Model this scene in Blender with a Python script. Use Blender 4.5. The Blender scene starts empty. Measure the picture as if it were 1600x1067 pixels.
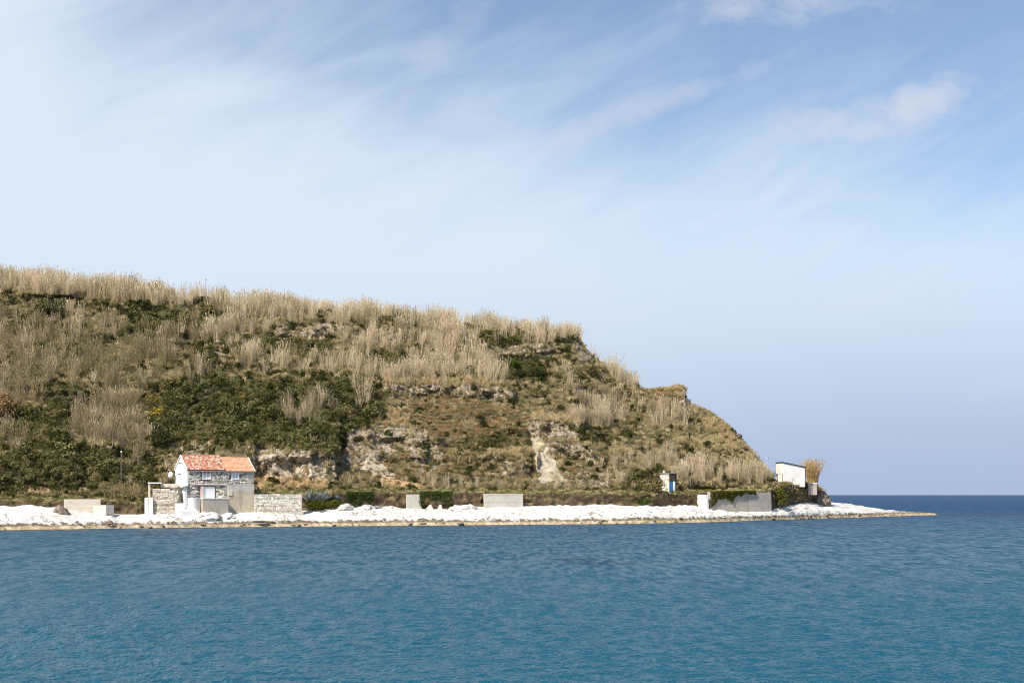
import bpy, bmesh, math, random
import numpy as np
from math import radians, sin, cos, pi
random.seed(7); rng = np.random.default_rng(7)
SC = bpy.context.scene
COL = SC.collection

# ------------------------------------------------------------------ camera, sky, sun, exposure
CAM_Z = 4.5; F = 2000.0; HOR = 773.0
cd = bpy.data.cameras.new('camera'); cam = bpy.data.objects.new('camera', cd); COL.objects.link(cam)
cam.location = (0, 0, CAM_Z); cam.rotation_euler = (radians(90), 0, 0)
cd.sensor_width = 36; cd.sensor_fit = 'HORIZONTAL'; cd.lens = 36 * F / 1600.0
cd.shift_y = (HOR - 533.5) / 1600.0
cd.clip_start = 0.5; cd.clip_end = 60000
SC.camera = cam
vs = SC.view_settings
SC.display_settings.display_device = 'sRGB'
vs.view_transform = 'Standard'; vs.look = 'None'; vs.gamma = 1.0; vs.use_curve_mapping = False
vs.exposure = 0.7
SC.cycles.max_bounces = 6; SC.cycles.diffuse_bounces = 3; SC.cycles.glossy_bounces = 3
SC.cycles.transparent_max_bounces = 8; SC.cycles.filter_width = 1.05

SUN_AZ = 53.0      # degrees from -x towards -y
SUN_EL = 46.0
sdir = np.array([-cos(radians(SUN_EL)) * cos(radians(SUN_AZ)), -cos(radians(SUN_EL)) * sin(radians(SUN_AZ)), sin(radians(SUN_EL))])
sl = bpy.data.lights.new('sun', 'SUN'); sl.energy = 3.9; sl.angle = radians(0.53); sl.color = (1.0, 0.93, 0.82)
so = bpy.data.objects.new('sun', sl); COL.objects.link(so)
from mathutils import Vector
so.rotation_euler = Vector(tuple(sdir)).to_track_quat('Z', 'Y').to_euler()
so.location = (-60, -60, 90)

def N(nt, t, **kw):
    n = nt.nodes.new(t)
    for k, v in kw.items(): setattr(n, k, v)
    return n
def math_node(nt, op, a, b=None, c=None, clamp=False):
    n = nt.nodes.new('ShaderNodeMath'); n.operation = op; n.use_clamp = clamp
    for i, v in enumerate((a, b, c)):
        if v is None: continue
        if isinstance(v, (int, float)): n.inputs[i].default_value = v
        else: nt.links.new(v, n.inputs[i])
    return n.outputs[0]
def smooth(nt, x, a, b, lo=0.0, hi=1.0):
    n = nt.nodes.new('ShaderNodeMapRange'); n.interpolation_type = 'SMOOTHSTEP'; n.clamp = True
    nt.links.new(x, n.inputs['Value'])
    for k, v in (('From Min', a), ('From Max', b), ('To Min', lo), ('To Max', hi)): n.inputs[k].default_value = v
    return n.outputs[0]
def mixrgb(nt, f, a, b, mode='MIX'):
    n = nt.nodes.new('ShaderNodeMix'); n.data_type = 'RGBA'; n.blend_type = mode; n.clamp_factor = True
    for v, s in ((f, n.inputs[0]), (a, n.inputs[6]), (b, n.inputs[7])):
        if isinstance(v, (int, float)): s.default_value = v
        elif isinstance(v, tuple): s.default_value = (v + (1,))[:4]
        else: nt.links.new(v, s)
    return n.outputs[2]

world = bpy.data.worlds.new('World'); SC.world = world; world.use_nodes = True
def build_world():
    nt = world.node_tree; nt.nodes.clear()
    out = N(nt, 'ShaderNodeOutputWorld'); bg = N(nt, 'ShaderNodeBackground')
    sky = N(nt, 'ShaderNodeTexSky', sky_type='NISHITA', sun_disc=False)
    sky.sun_elevation = radians(SUN_EL); sky.sun_rotation = math.atan2(sdir[0], sdir[1]) % (2 * pi)
    sky.air_density = 1.0; sky.dust_density = 0.2; sky.ozone_density = 3.0; sky.altitude = 0
    tc = N(nt, 'ShaderNodeTexCoord')
    sep = N(nt, 'ShaderNodeSeparateXYZ'); nt.links.new(tc.outputs['Generated'], sep.inputs[0])
    x, y, z = sep.outputs
    el = math_node(nt, 'ARCSINE', z)
    az = math_node(nt, 'ARCTAN2', x, y)
    def vec(a, b, c=0.0):
        n = N(nt, 'ShaderNodeCombineXYZ')
        for i, v in enumerate((a, b, c)):
            if isinstance(v, (int, float)): n.inputs[i].default_value = v
            else: nt.links.new(v, n.inputs[i])
        return n.outputs[0]
    def noise(v, scale, detail, rough=0.55, dist=0.0):
        n = N(nt, 'ShaderNodeTexNoise'); nt.links.new(v, n.inputs['Vector'])
        n.inputs['Scale'].default_value = scale; n.inputs['Detail'].default_value = detail
        n.inputs['Roughness'].default_value = rough; n.inputs['Distortion'].default_value = dist
        return n.outputs['Fac']
    # streak coordinates: along (u) and across (v) the cirrus, which rises to the right
    ca, sa = cos(radians(24)), sin(radians(24))
    u = math_node(nt, 'ADD', math_node(nt, 'MULTIPLY', az, ca), math_node(nt, 'MULTIPLY', el, sa))
    v = math_node(nt, 'SUBTRACT', math_node(nt, 'MULTIPLY', el, ca), math_node(nt, 'MULTIPLY', az, sa))
    fine = noise(vec(math_node(nt, 'MULTIPLY', u, 2.2), math_node(nt, 'MULTIPLY', v, 9.0), 0.3), 3.0, 7, 0.6, 0.6)
    broad = noise(vec(math_node(nt, 'MULTIPLY', u, 2.0), math_node(nt, 'MULTIPLY', v, 3.4), 4.7), 1.5, 4, 0.5, 0.3)
    puff = noise(vec(az, math_node(nt, 'MULTIPLY', el, 1.5), 1.9), 26.0, 6, 0.6, 0.3)
    # thin veil: it thickens below a line that slopes down to the right (more veil on the sun's side)
    saz = math_node(nt, 'SINE', az)
    d = math_node(nt, 'SUBTRACT', math_node(nt, 'SUBTRACT', .287, math_node(nt, 'MULTIPLY', saz, .23)), el)
    d = math_node(nt, 'ADD', d, math_node(nt, 'MULTIPLY', math_node(nt, 'SUBTRACT', broad, .5), .34))
    d = math_node(nt, 'ADD', d, math_node(nt, 'MULTIPLY', math_node(nt, 'SUBTRACT', fine, .5), .15))
    veil = smooth(nt, d, -.13, .12, .08, .99)
    # ellipse-shaped clouds at their places in the sky
    def blob(a0, e0, ra, re, tilt=0.0):
        c, s = cos(tilt), sin(tilt)
        da = math_node(nt, 'SUBTRACT', az, a0); de = math_node(nt, 'SUBTRACT', el, e0)
        p = math_node(nt, 'ADD', math_node(nt, 'MULTIPLY', da, c / ra), math_node(nt, 'MULTIPLY', de, s / ra))
        q = math_node(nt, 'SUBTRACT', math_node(nt, 'MULTIPLY', de, c / re), math_node(nt, 'MULTIPLY', da, s / re))
        r2 = math_node(nt, 'ADD', math_node(nt, 'MULTIPLY', p, p), math_node(nt, 'MULTIPLY', q, q))
        return math_node(nt, 'SUBTRACT', 1.0, r2)
    def puffy(b, k=3.2, lo=-0.25, hi=1.35):
        return smooth(nt, math_node(nt, 'ADD', b, math_node(nt, 'MULTIPLY', math_node(nt, 'SUBTRACT', puff, 0.55), k)), lo, hi)
    def ae(px, py):
        d = Vector(((px - 800) / F, 1, (HOR - py) / F)).normalized()
        return math.atan2(d.x, d.y), math.asin(d.z)
    cl = None
    for px, py, rx, ry, t, op in ((1440, 160, 80, 44, 0.3, 0.72), (1350, 184, 165, 32, 0.12, 0.6), (1262, 190, 90, 26, 0, 0.45),
                                  (1250, 8, 220, 28, -0.03, 0.55), (1550, 325, 45, 22, 0, 0.16), (1360, 305, 50, 14, 0, 0.10),
                                  (1060, 152, 190, 20, 0.27, 0.34), (930, 195, 150, 22, 0.42, 0.28), (690, 70, 150, 40, 0.8, 0.22)):
        a0, e0 = ae(px, py)
        m = math_node(nt, 'MULTIPLY', puffy(blob(a0, e0, rx / F, ry / F, t)), op)
        cl = m if cl is None else math_node(nt, 'MAXIMUM', cl, m)
    haze_band = math_node(nt, 'MULTIPLY', smooth(nt, el, 0.20, -0.015, 0.0, 0.96), smooth(nt, az, -.35, .30, .35, 1.0))
    col = mixrgb(nt, veil, mixrgb(nt, 1.0, sky.outputs[0], (.95, .91, .89), 'MULTIPLY'), (4.4, 5.05, 5.85))
    col = mixrgb(nt, haze_band, col, (2.45, 3.05, 4.35))
    col = mixrgb(nt, cl, col, (4.3, 4.55, 5.2))
    nt.links.new(col, bg.inputs['Color']); bg.inputs['Strength'].default_value = 0.1
    nt.links.new(bg.outputs[0], out.inputs[0])
build_world()

# ------------------------------------------------------------------ helpers
def tag(o, label=None, cat=None, group=None, kind=None):
    if label: o['label'] = label
    if cat: o['category'] = cat
    if group: o['group'] = group
    if kind: o['kind'] = kind
    return o
def empty(name, loc, rz=0.0):
    o = bpy.data.objects.new(name, None); COL.objects.link(o); o.location = loc; o.rotation_euler = (0, 0, rz)
    o.empty_display_size = 0.3
    return o
def link(name, me, m=None, parent=None, kind=None):
    o = bpy.data.objects.new(name, me); COL.objects.link(o)
    if m and not me.materials: me.materials.append(m)
    if parent: o.parent = parent
    if kind: o['kind'] = kind
    return o
class MB:
    def __init__(s): s.v = []; s.f = []
    def add(s, vs, fs):
        b = len(s.v); s.v += [tuple(p) for p in vs]; s.f += [tuple(b + i for i in f) for f in fs]
    def box(s, x0, x1, y0, y1, z0, z1, j=0.0):
        vs = [(x, y, z) for z in (z0, z1) for y in (y0, y1) for x in (x0, x1)]
        if j: vs = [tuple(c + random.uniform(-j, j) for c in p) for p in vs]
        s.add(vs, [(0, 2, 3, 1), (4, 5, 7, 6), (0, 1, 5, 4), (2, 6, 7, 3), (0, 4, 6, 2), (1, 3, 7, 5)])
    def cbox(s, x0, x1, y0, y1, z0, z1, c=0.03):
        # box with chamfered edges
        bm = bmesh.new(); bmesh.ops.create_cube(bm, size=1)
        for p in bm.verts: p.co = ((x0 + x1) / 2 + p.co.x * (x1 - x0), (y0 + y1) / 2 + p.co.y * (y1 - y0), (z0 + z1) / 2 + p.co.z * (z1 - z0))
        bmesh.ops.bevel(bm, geom=list(bm.edges), offset=c, segments=1, affect='EDGES')
        bm.verts.index_update()
        s.add([p.co[:] for p in bm.verts], [[q.index for q in f.verts] for f in bm.faces]); bm.free()
    def prism(s, poly, a, b, axis='y'):
        # polygon (2d) extruded along an axis
        n = len(poly)
        def P(p, t): return (p[0], t, p[1]) if axis == 'y' else ((t, p[0], p[1]) if axis == 'x' else (p[0], p[1], t))
        vs = [P(p, a) for p in poly] + [P(p, b) for p in poly]
        s.add(vs, [tuple(range(n)), tuple(range(2 * n - 1, n - 1, -1))] + [(i, n + i, n + (i + 1) % n, (i + 1) % n) for i in range(n)])
    def tube(s, p0, p1, r0, r1=None, n=8):
        r1 = r0 if r1 is None else r1
        p0 = Vector(p0); p1 = Vector(p1); d = (p1 - p0).normalized()
        a = d.orthogonal().normalized(); b = d.cross(a)
        vs = []
        for p, r in ((p0, r0), (p1, r1)):
            for k in range(n): vs.append(tuple(p + a * r * cos(2 * pi * k / n) + b * r * sin(2 * pi * k / n)))
        s.add(vs, [(i, (i + 1) % n, n + (i + 1) % n, n + i) for i in range(n)] + [tuple(range(n - 1, -1, -1)), tuple(range(n, 2 * n))])
    def mesh(s, name, m=None, smooth=False):
        me = bpy.data.meshes.new(name); me.from_pydata(s.v, [], s.f)
        bm = bmesh.new(); bm.from_mesh(me); bmesh.ops.recalc_face_normals(bm, faces=bm.faces); bm.to_mesh(me); bm.free()
        if m: me.materials.append(m)
        if smooth: me.polygons.foreach_set('use_smooth', [True] * len(me.polygons))
        return me
    def build(s, name, m, parent=None, kind=None, smooth=False):
        return link(name, s.mesh(name, m, smooth), None, parent, kind)

def hash2(i, j, seed):
    h = (i.astype(np.int64) * 374761393 + j.astype(np.int64) * 668265263 + seed * 1442695041) & 0xFFFFFFFF
    h = ((h ^ (h >> 13)) * 1274126177) & 0xFFFFFFFF
    h = h ^ (h >> 16)
    return (h & 0xFFFFFF) / float(0xFFFFFF)
def vnoise(x, y, seed=0):
    x = np.asarray(x, float); y = np.asarray(y, float)
    i = np.floor(x); j = np.floor(y); fx = x - i; fy = y - j
    fx = fx * fx * fx * (fx * (fx * 6 - 15) + 10); fy = fy * fy * fy * (fy * (fy * 6 - 15) + 10)
    a = hash2(i, j, seed); b = hash2(i + 1, j, seed); c = hash2(i, j + 1, seed); d = hash2(i + 1, j + 1, seed)
    return (a * (1 - fx) + b * fx) * (1 - fy) + (c * (1 - fx) + d * fx) * fy
def fbm(x, y, oct=5, seed=0, gain=0.5, ridged=False):
    t = 0; amp = 1; s = 0
    for k in range(oct):
        n = vnoise(x * 2 ** k + 17.3 * k, y * 2 ** k - 9.1 * k, seed + k)
        if ridged: n = 1 - abs(2 * n - 1)
        t = t + amp * n; s += amp; amp *= gain
    return t / s          # 0..1
def itp(tab):
    xs = np.array([a for a, b in tab], float); ys = np.array([b for a, b in tab], float)
    return lambda p: np.interp(p, xs, ys)
def sstep(x, a, b):
    t = np.clip((x - a) / (b - a), 0, 1); return t * t * (3 - 2 * t)
def at(px, py, D):
    return Vector(((px - 800) / F * D, D, CAM_Z + (HOR - py) / F * D))
def zat(py, D): return CAM_Z + (HOR - py) / F * D

# ------------------------------------------------------------------ materials
def newmat(name):
    m = bpy.data.materials.new(name); m.use_nodes = True
    nt = m.node_tree; b = nt.nodes['Principled BSDF']
    b.inputs['Specular IOR Level'].default_value = 0.25
    return m, nt, b
def tex(nt, scale, detail=5, rough=0.55, coord='Object', stretch=None, kind='NOISE'):
    tc = N(nt, 'ShaderNodeTexCoord'); src = tc.outputs[coord]
    if stretch:
        mp = N(nt, 'ShaderNodeMapping'); mp.inputs['Scale'].default_value = stretch; nt.links.new(src, mp.inputs[0]); src = mp.outputs[0]
    if kind == 'NOISE':
        n = N(nt, 'ShaderNodeTexNoise'); n.inputs['Scale'].default_value = scale; n.inputs['Detail'].default_value = detail; n.inputs['Roughness'].default_value = rough
        nt.links.new(src, n.inputs['Vector']); return n.outputs['Fac']
    n = N(nt, 'ShaderNodeTexVoronoi'); n.inputs['Scale'].default_value = scale; nt.links.new(src, n.inputs['Vector'])
    if kind == 'EDGE': n.feature = 'DISTANCE_TO_EDGE'
    return n.outputs['Distance']
def bump(nt, b, h, strength=0.5, dist=0.05):
    bn = N(nt, 'ShaderNodeBump'); bn.inputs['Strength'].default_value = strength; bn.inputs['Distance'].default_value = dist
    nt.links.new(h, bn.inputs['Height']); nt.links.new(bn.outputs[0], b.inputs['Normal'])
def surf(name, c1, c2, scale=2.0, rough=0.85, stain=None, stain_scale=0.6, island=0.0, bump_s=0.4, bump_d=0.03, stretch=None):
    m, nt, b = newmat(name)
    f = smooth(nt, tex(nt, scale, 6, 0.6, stretch=stretch), 0.3, 0.7)
    col = mixrgb(nt, f, c1, c2)
    if stain:
        col = mixrgb(nt, smooth(nt, tex(nt, stain_scale, 6, 0.65, stretch=(1, 1, 0.45)), 0.5, 0.72), col, stain)
    if island:
        g = N(nt, 'ShaderNodeNewGeometry'); hv = N(nt, 'ShaderNodeHueSaturation')
        nt.links.new(col, hv.inputs['Color']); nt.links.new(smooth(nt, g.outputs['Random Per Island'], 0, 1, 1 - island, 1 + island), hv.inputs['Value'])
        col = hv.outputs[0]
    nt.links.new(col, b.inputs['Base Color']); b.inputs['Roughness'].default_value = rough
    bump(nt, b, tex(nt, scale * 6, 5, 0.65), bump_s, bump_d)
    return m
M = {}
M['concrete_grey'] = surf('grey_concrete', (.40, .35, .29), (.48, .42, .355), 1.2, .9, (.30, .26, .215), .9)
M['concrete_pale'] = surf('pale_concrete', (.46, .43, .375), (.56, .53, .47), 1.1, .9, (.36, .33, .29), .9, stretch=(1, 1, 5))
M['concrete_cream'] = surf('cream_concrete', (.60, .53, .43), (.68, .62, .52), 1.1, .9, (.46, .40, .32), .8, stretch=(1, 1, 5))
M['plaster_white'] = surf('white_plaster', (.80, .775, .72), (.86, .84, .79), .8, .85, (.72, .68, .60), .7, bump_s=.15)
M['plaster_tan'] = surf('weathered_tan_plaster', (.50, .41, .29), (.62, .53, .40), 1.4, .95, (.32, .26, .185), 1.1)
M['plaster_rim'] = surf('pale_plaster_band', (.50, .47, .42), (.58, .55, .49), 1.4, .95, (.36, .33, .29), 1.1)
M['mortar'] = surf('dark_mortar', (.20, .18, .155), (.27, .245, .21), 5, .95)
M['stone_house'] = surf('grey_field_stone', (.43, .39, .33), (.68, .625, .535), 2.0, .9, (.28, .255, .225), 2.0, island=.42)
M['stone_wall'] = surf('pale_dry_stone', (.66, .60, .50), (.80, .75, .66), 2.2, .9, (.46, .41, .33), 2.0, island=.25)
M['stone_tan'] = surf('tan_dry_stone', (.56, .485, .38), (.74, .66, .54), 2.2, .9, (.42, .36, .28), 2.0, island=.25)
M['mortar_pale'] = surf('pale_joint', (.33, .29, .235), (.42, .37, .30), 5, .95)
M['white_paint'] = surf('white_paint', (.76, .76, .76), (.82, .82, .82), .7, .5, bump_s=.05)
M['blue_paint'] = surf('blue_paint', (.03, .17, .42), (.04, .22, .48), 2, .5, bump_s=.1)
M['dark_metal'] = surf('dark_metal', (.04, .045, .05), (.07, .075, .08), 3, .5, bump_s=.1)
M['hut_shade'] = surf('dark_hut_shade', (.05, .042, .035), (.08, .07, .06), 3, .9)  # shade of the hut's front and opening, put into the colour
M['wood'] = surf('weathered_wood', (.22, .17, .12), (.33, .26, .19), 3, .9, stretch=(1, 1, .2))
M['brick'] = surf('red_brick', (.42, .14, .07), (.50, .20, .11), 6, .9)
M['pink'] = surf('faded_pink_paint', (.62, .48, .44), (.70, .56, .52), 2, .9)
M['red'] = surf('red_plastic', (.55, .02, .015), (.62, .03, .02), 2, .4)
M['bird_white'] = surf('white_feathers', (.72, .72, .70), (.8, .8, .78), 4, .8)
M['bird_grey'] = surf('grey_feathers', (.16, .17, .19), (.24, .25, .27), 4, .8)
def glass_mat():
    m, nt, b = newmat('curtained_glass')
    b.inputs['Base Color'].default_value = (.66, .65, .62, 1); b.inputs['Roughness'].default_value = .3; b.inputs['Specular IOR Level'].default_value = .4
    return m
M['glass'] = glass_mat()
def tile_mat(name, a, b_, c, white):
    m, nt, b = newmat(name)
    g = N(nt, 'ShaderNodeNewGeometry'); r = N(nt, 'ShaderNodeValToRGB'); nt.links.new(g.outputs['Random Per Island'], r.inputs[0])
    e = r.color_ramp; e.interpolation = 'CONSTANT'
    e.elements[0].position = 0; e.elements[0].color = a + (1,)
    e.elements[1].position = .25 if white else .35; e.elements[1].color = b_ + (1,)
    k = e.elements.new(.50 if white else .8); k.color = c + (1,)
    if white:
        k = e.elements.new(.68); k.color = white + (1,)
    col = mixrgb(nt, smooth(nt, tex(nt, 3, 5), .5, .75, 0, .3), r.outputs[0], (.25, .16, .11))
    nt.links.new(col, b.inputs['Base Color']); b.inputs['Roughness'].default_value = .9
    return m
M['tile_old'] = tile_mat('old_mixed_roof_tile', (.46, .17, .105), (.54, .265, .17), (.39, .145, .095), (.60, .45, .36))
M['tile_new'] = tile_mat('orange_roof_tile', (.60, .34, .21), (.64, .39, .25), (.54, .295, .18), None)

def attr(nt, name):
    a = N(nt, 'ShaderNodeAttribute'); a.attribute_name = name; return a.outputs['Fac']
def ground_mat():
    m, nt, b = newmat('hillside_ground')
    n1 = tex(nt, .16, 6); n2 = tex(nt, .7, 6, .65); n3 = tex(nt, 3.0, 5, .7)
    soil = mixrgb(nt, smooth(nt, n1, .38, .62), (.145, .11, .058), (.085, .078, .036))
    soil = mixrgb(nt, smooth(nt, n2, .45, .7), soil, (.19, .145, .08))
    rk = mixrgb(nt, smooth(nt, n2, .35, .68), (.235, .185, .13), (.42, .345, .25))
    rk = mixrgb(nt, smooth(nt, n3, .52, .68), rk, (.13, .105, .07))
    gp = N(nt, 'ShaderNodeNewGeometry'); nz = N(nt, 'ShaderNodeTexNoise'); nz.inputs['Scale'].default_value = .6; nz.inputs['Detail'].default_value = 6
    nt.links.new(gp.outputs['Position'], nz.inputs['Vector']); s1 = N(nt, 'ShaderNodeVectorMath'); s1.operation = 'SCALE'; s1.inputs['Scale'].default_value = 2.4; nt.links.new(nz.outputs['Color'], s1.inputs[0])
    s2 = N(nt, 'ShaderNodeVectorMath'); s2.operation = 'ADD'; nt.links.new(gp.outputs['Position'], s2.inputs[0]); nt.links.new(s1.outputs[0], s2.inputs[1])
    mp_ = N(nt, 'ShaderNodeMapping'); mp_.inputs['Rotation'].default_value = (0, radians(-40), 0); mp_.inputs['Scale'].default_value = (1.15, .5, .45); nt.links.new(s2.outputs[0], mp_.inputs[0])
    vc = N(nt, 'ShaderNodeTexVoronoi'); vc.feature = 'DISTANCE_TO_EDGE'; vc.inputs['Scale'].default_value = 1.0; nt.links.new(mp_.outputs[0], vc.inputs['Vector'])
    rk = mixrgb(nt, smooth(nt, vc.outputs['Distance'], .10, .02, 0, .9), rk, (.075, .058, .04))
    pale = mixrgb(nt, smooth(nt, n2, .4, .65), (.44, .37, .265), (.54, .465, .35))
    och = mixrgb(nt, smooth(nt, n3, .4, .65), (.34, .21, .10), (.44, .32, .185))
    gfac = math_node(nt, 'ADD', attr(nt, 'green'), math_node(nt, 'MULTIPLY', math_node(nt, 'SUBTRACT', n2, .5), 1.2))
    soil = mixrgb(nt, smooth(nt, gfac, .3, .8, 0, .85), soil, mixrgb(nt, smooth(nt, n3, .4, .65), (.045, .045, .016), (.10, .092, .036)))
    f = math_node(nt, 'ADD', attr(nt, 'rock'), math_node(nt, 'MULTIPLY', math_node(nt, 'SUBTRACT', n2, .5), 1.4))
    col = mixrgb(nt, smooth(nt, f, .42, .58), soil, rk)
    pale = mixrgb(nt, smooth(nt, vc.outputs['Distance'], .06, .015, 0, .7), pale, (.13, .105, .075))
    f2 = math_node(nt, 'ADD', attr(nt, 'pale'), math_node(nt, 'MULTIPLY', math_node(nt, 'SUBTRACT', n2, .5), .9))
    col = mixrgb(nt, smooth(nt, f2, .45, .6), col, pale)
    f3 = math_node(nt, 'ADD', attr(nt, 'ochre'), math_node(nt, 'MULTIPLY', math_node(nt, 'SUBTRACT', n2, .5), 1.2))
    col = mixrgb(nt, smooth(nt, f3, .45, .6), col, och)
    nt.links.new(col, b.inputs['Base Color']); b.inputs['Roughness'].default_value = .95
    bump(nt, b, tex(nt, 2.2, 8, .7), .9, .25)
    return m
M['ground'] = ground_mat()
def earth_mat():
    m, nt, b = newmat('terrace_earth')
    n2 = tex(nt, .8, 6, .65); n3 = tex(nt, 3.5, 5, .7)
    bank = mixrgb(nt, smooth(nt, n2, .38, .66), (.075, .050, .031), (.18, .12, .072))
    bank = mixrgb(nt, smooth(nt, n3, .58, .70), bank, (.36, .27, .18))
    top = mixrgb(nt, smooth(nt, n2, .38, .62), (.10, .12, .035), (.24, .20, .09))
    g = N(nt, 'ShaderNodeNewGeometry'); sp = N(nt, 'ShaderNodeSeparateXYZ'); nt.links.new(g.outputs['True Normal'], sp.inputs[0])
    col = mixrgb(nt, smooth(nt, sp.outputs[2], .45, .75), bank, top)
    nt.links.new(col, b.inputs['Base Color']); b.inputs['Roughness'].default_value = .95
    bump(nt, b, tex(nt, 3, 8, .7), .9, .2)
    return m
M['earth'] = earth_mat()
def shore_mat(name='white_limestone', lift=0.0):
    m, nt, b = newmat(name)
    g = N(nt, 'ShaderNodeNewGeometry'); sp = N(nt, 'ShaderNodeSeparateXYZ'); nt.links.new(g.outputs['Position'], sp.inputs[0])
    tc = N(nt, 'ShaderNodeNewGeometry')
    def wn(scale, detail=6, rough=.6, st=None):
        n = N(nt, 'ShaderNodeTexNoise'); n.inputs['Scale'].default_value = scale; n.inputs['Detail'].default_value = detail; n.inputs['Roughness'].default_value = rough
        src = g.outputs['Position']
        if st:
            mp = N(nt, 'ShaderNodeMapping'); mp.inputs['Scale'].default_value = st; nt.links.new(src, mp.inputs[0]); src = mp.outputs[0]
        nt.links.new(src, n.inputs['Vector']); return n.outputs['Fac']
    n1 = wn(.35); n2 = wn(1.3, 7, .68)
    white = mixrgb(nt, smooth(nt, n1, .35, .65), (.74, .72, .675), (.62, .59, .53))
    white = mixrgb(nt, smooth(nt, n2, .58, .70, 0, .85), white, (.36, .32, .27))
    ve = N(nt, 'ShaderNodeTexVoronoi'); ve.feature = 'DISTANCE_TO_EDGE'; ve.inputs['Scale'].default_value = .42
    wv = N(nt, 'ShaderNodeVectorMath'); wv.operation = 'ADD'; nz = N(nt, 'ShaderNodeTexNoise'); nz.inputs['Scale'].default_value = .8; nz.inputs['Detail'].default_value = 5
    nt.links.new(g.outputs['Position'], nz.inputs['Vector']); sc_ = N(nt, 'ShaderNodeVectorMath'); sc_.operation = 'SCALE'; sc_.inputs['Scale'].default_value = 2.6
    nt.links.new(nz.outputs['Color'], sc_.inputs[0]); nt.links.new(g.outputs['Position'], wv.inputs[0]); nt.links.new(sc_.outputs[0], wv.inputs[1]); nt.links.new(wv.outputs[0], ve.inputs['Vector'])
    crack = math_node(nt, 'MULTIPLY', smooth(nt, ve.outputs['Distance'], .05, .012), smooth(nt, wn(.22, 3), .46, .6))
    white = mixrgb(nt, math_node(nt, 'MULTIPLY', crack, .85), white, (.16, .135, .105))
    zz = math_node(nt, 'ADD', sp.outputs[2], math_node(nt, 'MULTIPLY', math_node(nt, 'SUBTRACT', n2, .5), 1.9))
    zz = math_node(nt, 'ADD', zz, math_node(nt, 'MULTIPLY', math_node(nt, 'SUBTRACT', n1, .5), 1.2))
    brown = mixrgb(nt, smooth(nt, n2, .4, .62), (.14, .105, .07), (.30, .24, .165))
    tan = mixrgb(nt, smooth(nt, n2, .4, .62), (.34, .26, .15), (.56, .47, .33))
    col = mixrgb(nt, smooth(nt, zz, .72, .98), brown, white)
    z2 = math_node(nt, 'ADD', sp.outputs[2], math_node(nt, 'MULTIPLY', math_node(nt, 'SUBTRACT', n1, .5), .35))
    col = mixrgb(nt, smooth(nt, z2, .42, .6), tan, col)
    col = mixrgb(nt, smooth(nt, sp.outputs[2], .02, .13), (.05, .042, .028), col)
    nt.links.new(col, b.inputs['Base Color']); b.inputs['Roughness'].default_value = .9
    h = N(nt, 'ShaderNodeMath'); h.operation = 'ADD'
    nt.links.new(wn(2.0, 8, .7), h.inputs[0])
    vo = N(nt, 'ShaderNodeTexVoronoi'); vo.inputs['Scale'].default_value = .9; nt.links.new(g.outputs['Position'], vo.inputs['Vector']); nt.links.new(vo.outputs['Distance'], h.inputs[1])
    bump(nt, b, h.outputs[0], .8, .17)
    return m
M['shore'] = shore_mat()

def leaf_mat(name, cols, trans=.25, island=True):
    m = bpy.data.materials.new(name); m.use_nodes = True; nt = m.node_tree; nt.nodes.clear()
    out = N(nt, 'ShaderNodeOutputMaterial'); d = N(nt, 'ShaderNodeBsdfDiffuse'); t = N(nt, 'ShaderNodeBsdfTranslucent'); mx = N(nt, 'ShaderNodeMixShader')
    oi = N(nt, 'ShaderNodeObjectInfo'); g = N(nt, 'ShaderNodeNewGeometry')
    f = math_node(nt, 'ADD', math_node(nt, 'MULTIPLY', oi.outputs['Random'], .62), math_node(nt, 'MULTIPLY', g.outputs['Random Per Island'], .38))
    r = N(nt, 'ShaderNodeValToRGB'); nt.links.new(f, r.inputs[0]); e = r.color_ramp
    n = len(cols)
    e.elements[0].position = .12; e.elements[0].color = cols[0] + (1,)
    e.elements[1].position = .88; e.elements[1].color = cols[-1] + (1,)
    for i in range(1, n - 1):
        k = e.elements.new(.12 + .76 * i / (n - 1)); k.color = cols[i] + (1,)
    nt.links.new(r.outputs[0], d.inputs[0]); nt.links.new(r.outputs[0], t.inputs[0]); mx.inputs[0].default_value = trans
    nt.links.new(d.outputs[0], mx.inputs[1]); nt.links.new(t.outputs[0], mx.inputs[2]); nt.links.new(mx.outputs[0], out.inputs[0])
    return m
M['reed'] = leaf_mat('dry_reed', [(.52, .42, .265), (.70, .57, .385), (.62, .50, .325), (.76, .64, .45)], .2)
M['reed_brown'] = leaf_mat('weathered_brown_reed', [(.26, .20, .115), (.37, .295, .175), (.31, .245, .14), (.42, .335, .205)], .2)
M['reed_green'] = leaf_mat('greenish_reed', [(.20, .18, .075), (.29, .255, .12), (.35, .29, .16), (.25, .22, .10)], .2)
M['reed_grey'] = leaf_mat('greyish_dead_reed', [(.34, .265, .17), (.46, .37, .25), (.40, .315, .205), (.52, .42, .295)], .2)
M['leaf_dark'] = leaf_mat('dark_green_leaves', [(.026, .032, .011), (.045, .052, .016), (.072, .075, .027), (.035, .04, .014)], .2)
M['leaf_mid'] = leaf_mat('mid_green_leaves', [(.05, .052, .017), (.14, .132, .046), (.235, .205, .092), (.10, .10, .032)], .2)
M['grass_gold'] = leaf_mat('golden_grass_blades', [(.50, .37, .19), (.62, .48, .28), (.54, .42, .22)], .25)
M['leaf_olive'] = leaf_mat('olive_leaves', [(.12, .103, .04), (.21, .175, .078), (.30, .25, .125), (.16, .138, .054)], .2)
M['leaf_green'] = leaf_mat('fresh_green_leaves', [(.06, .095, .018), (.09, .125, .026), (.12, .15, .035)], .25)
M['leaf_yellow'] = leaf_mat('yellow_blossom', [(.40, .29, .04), (.50, .37, .05), (.22, .19, .04)], .2)
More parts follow.
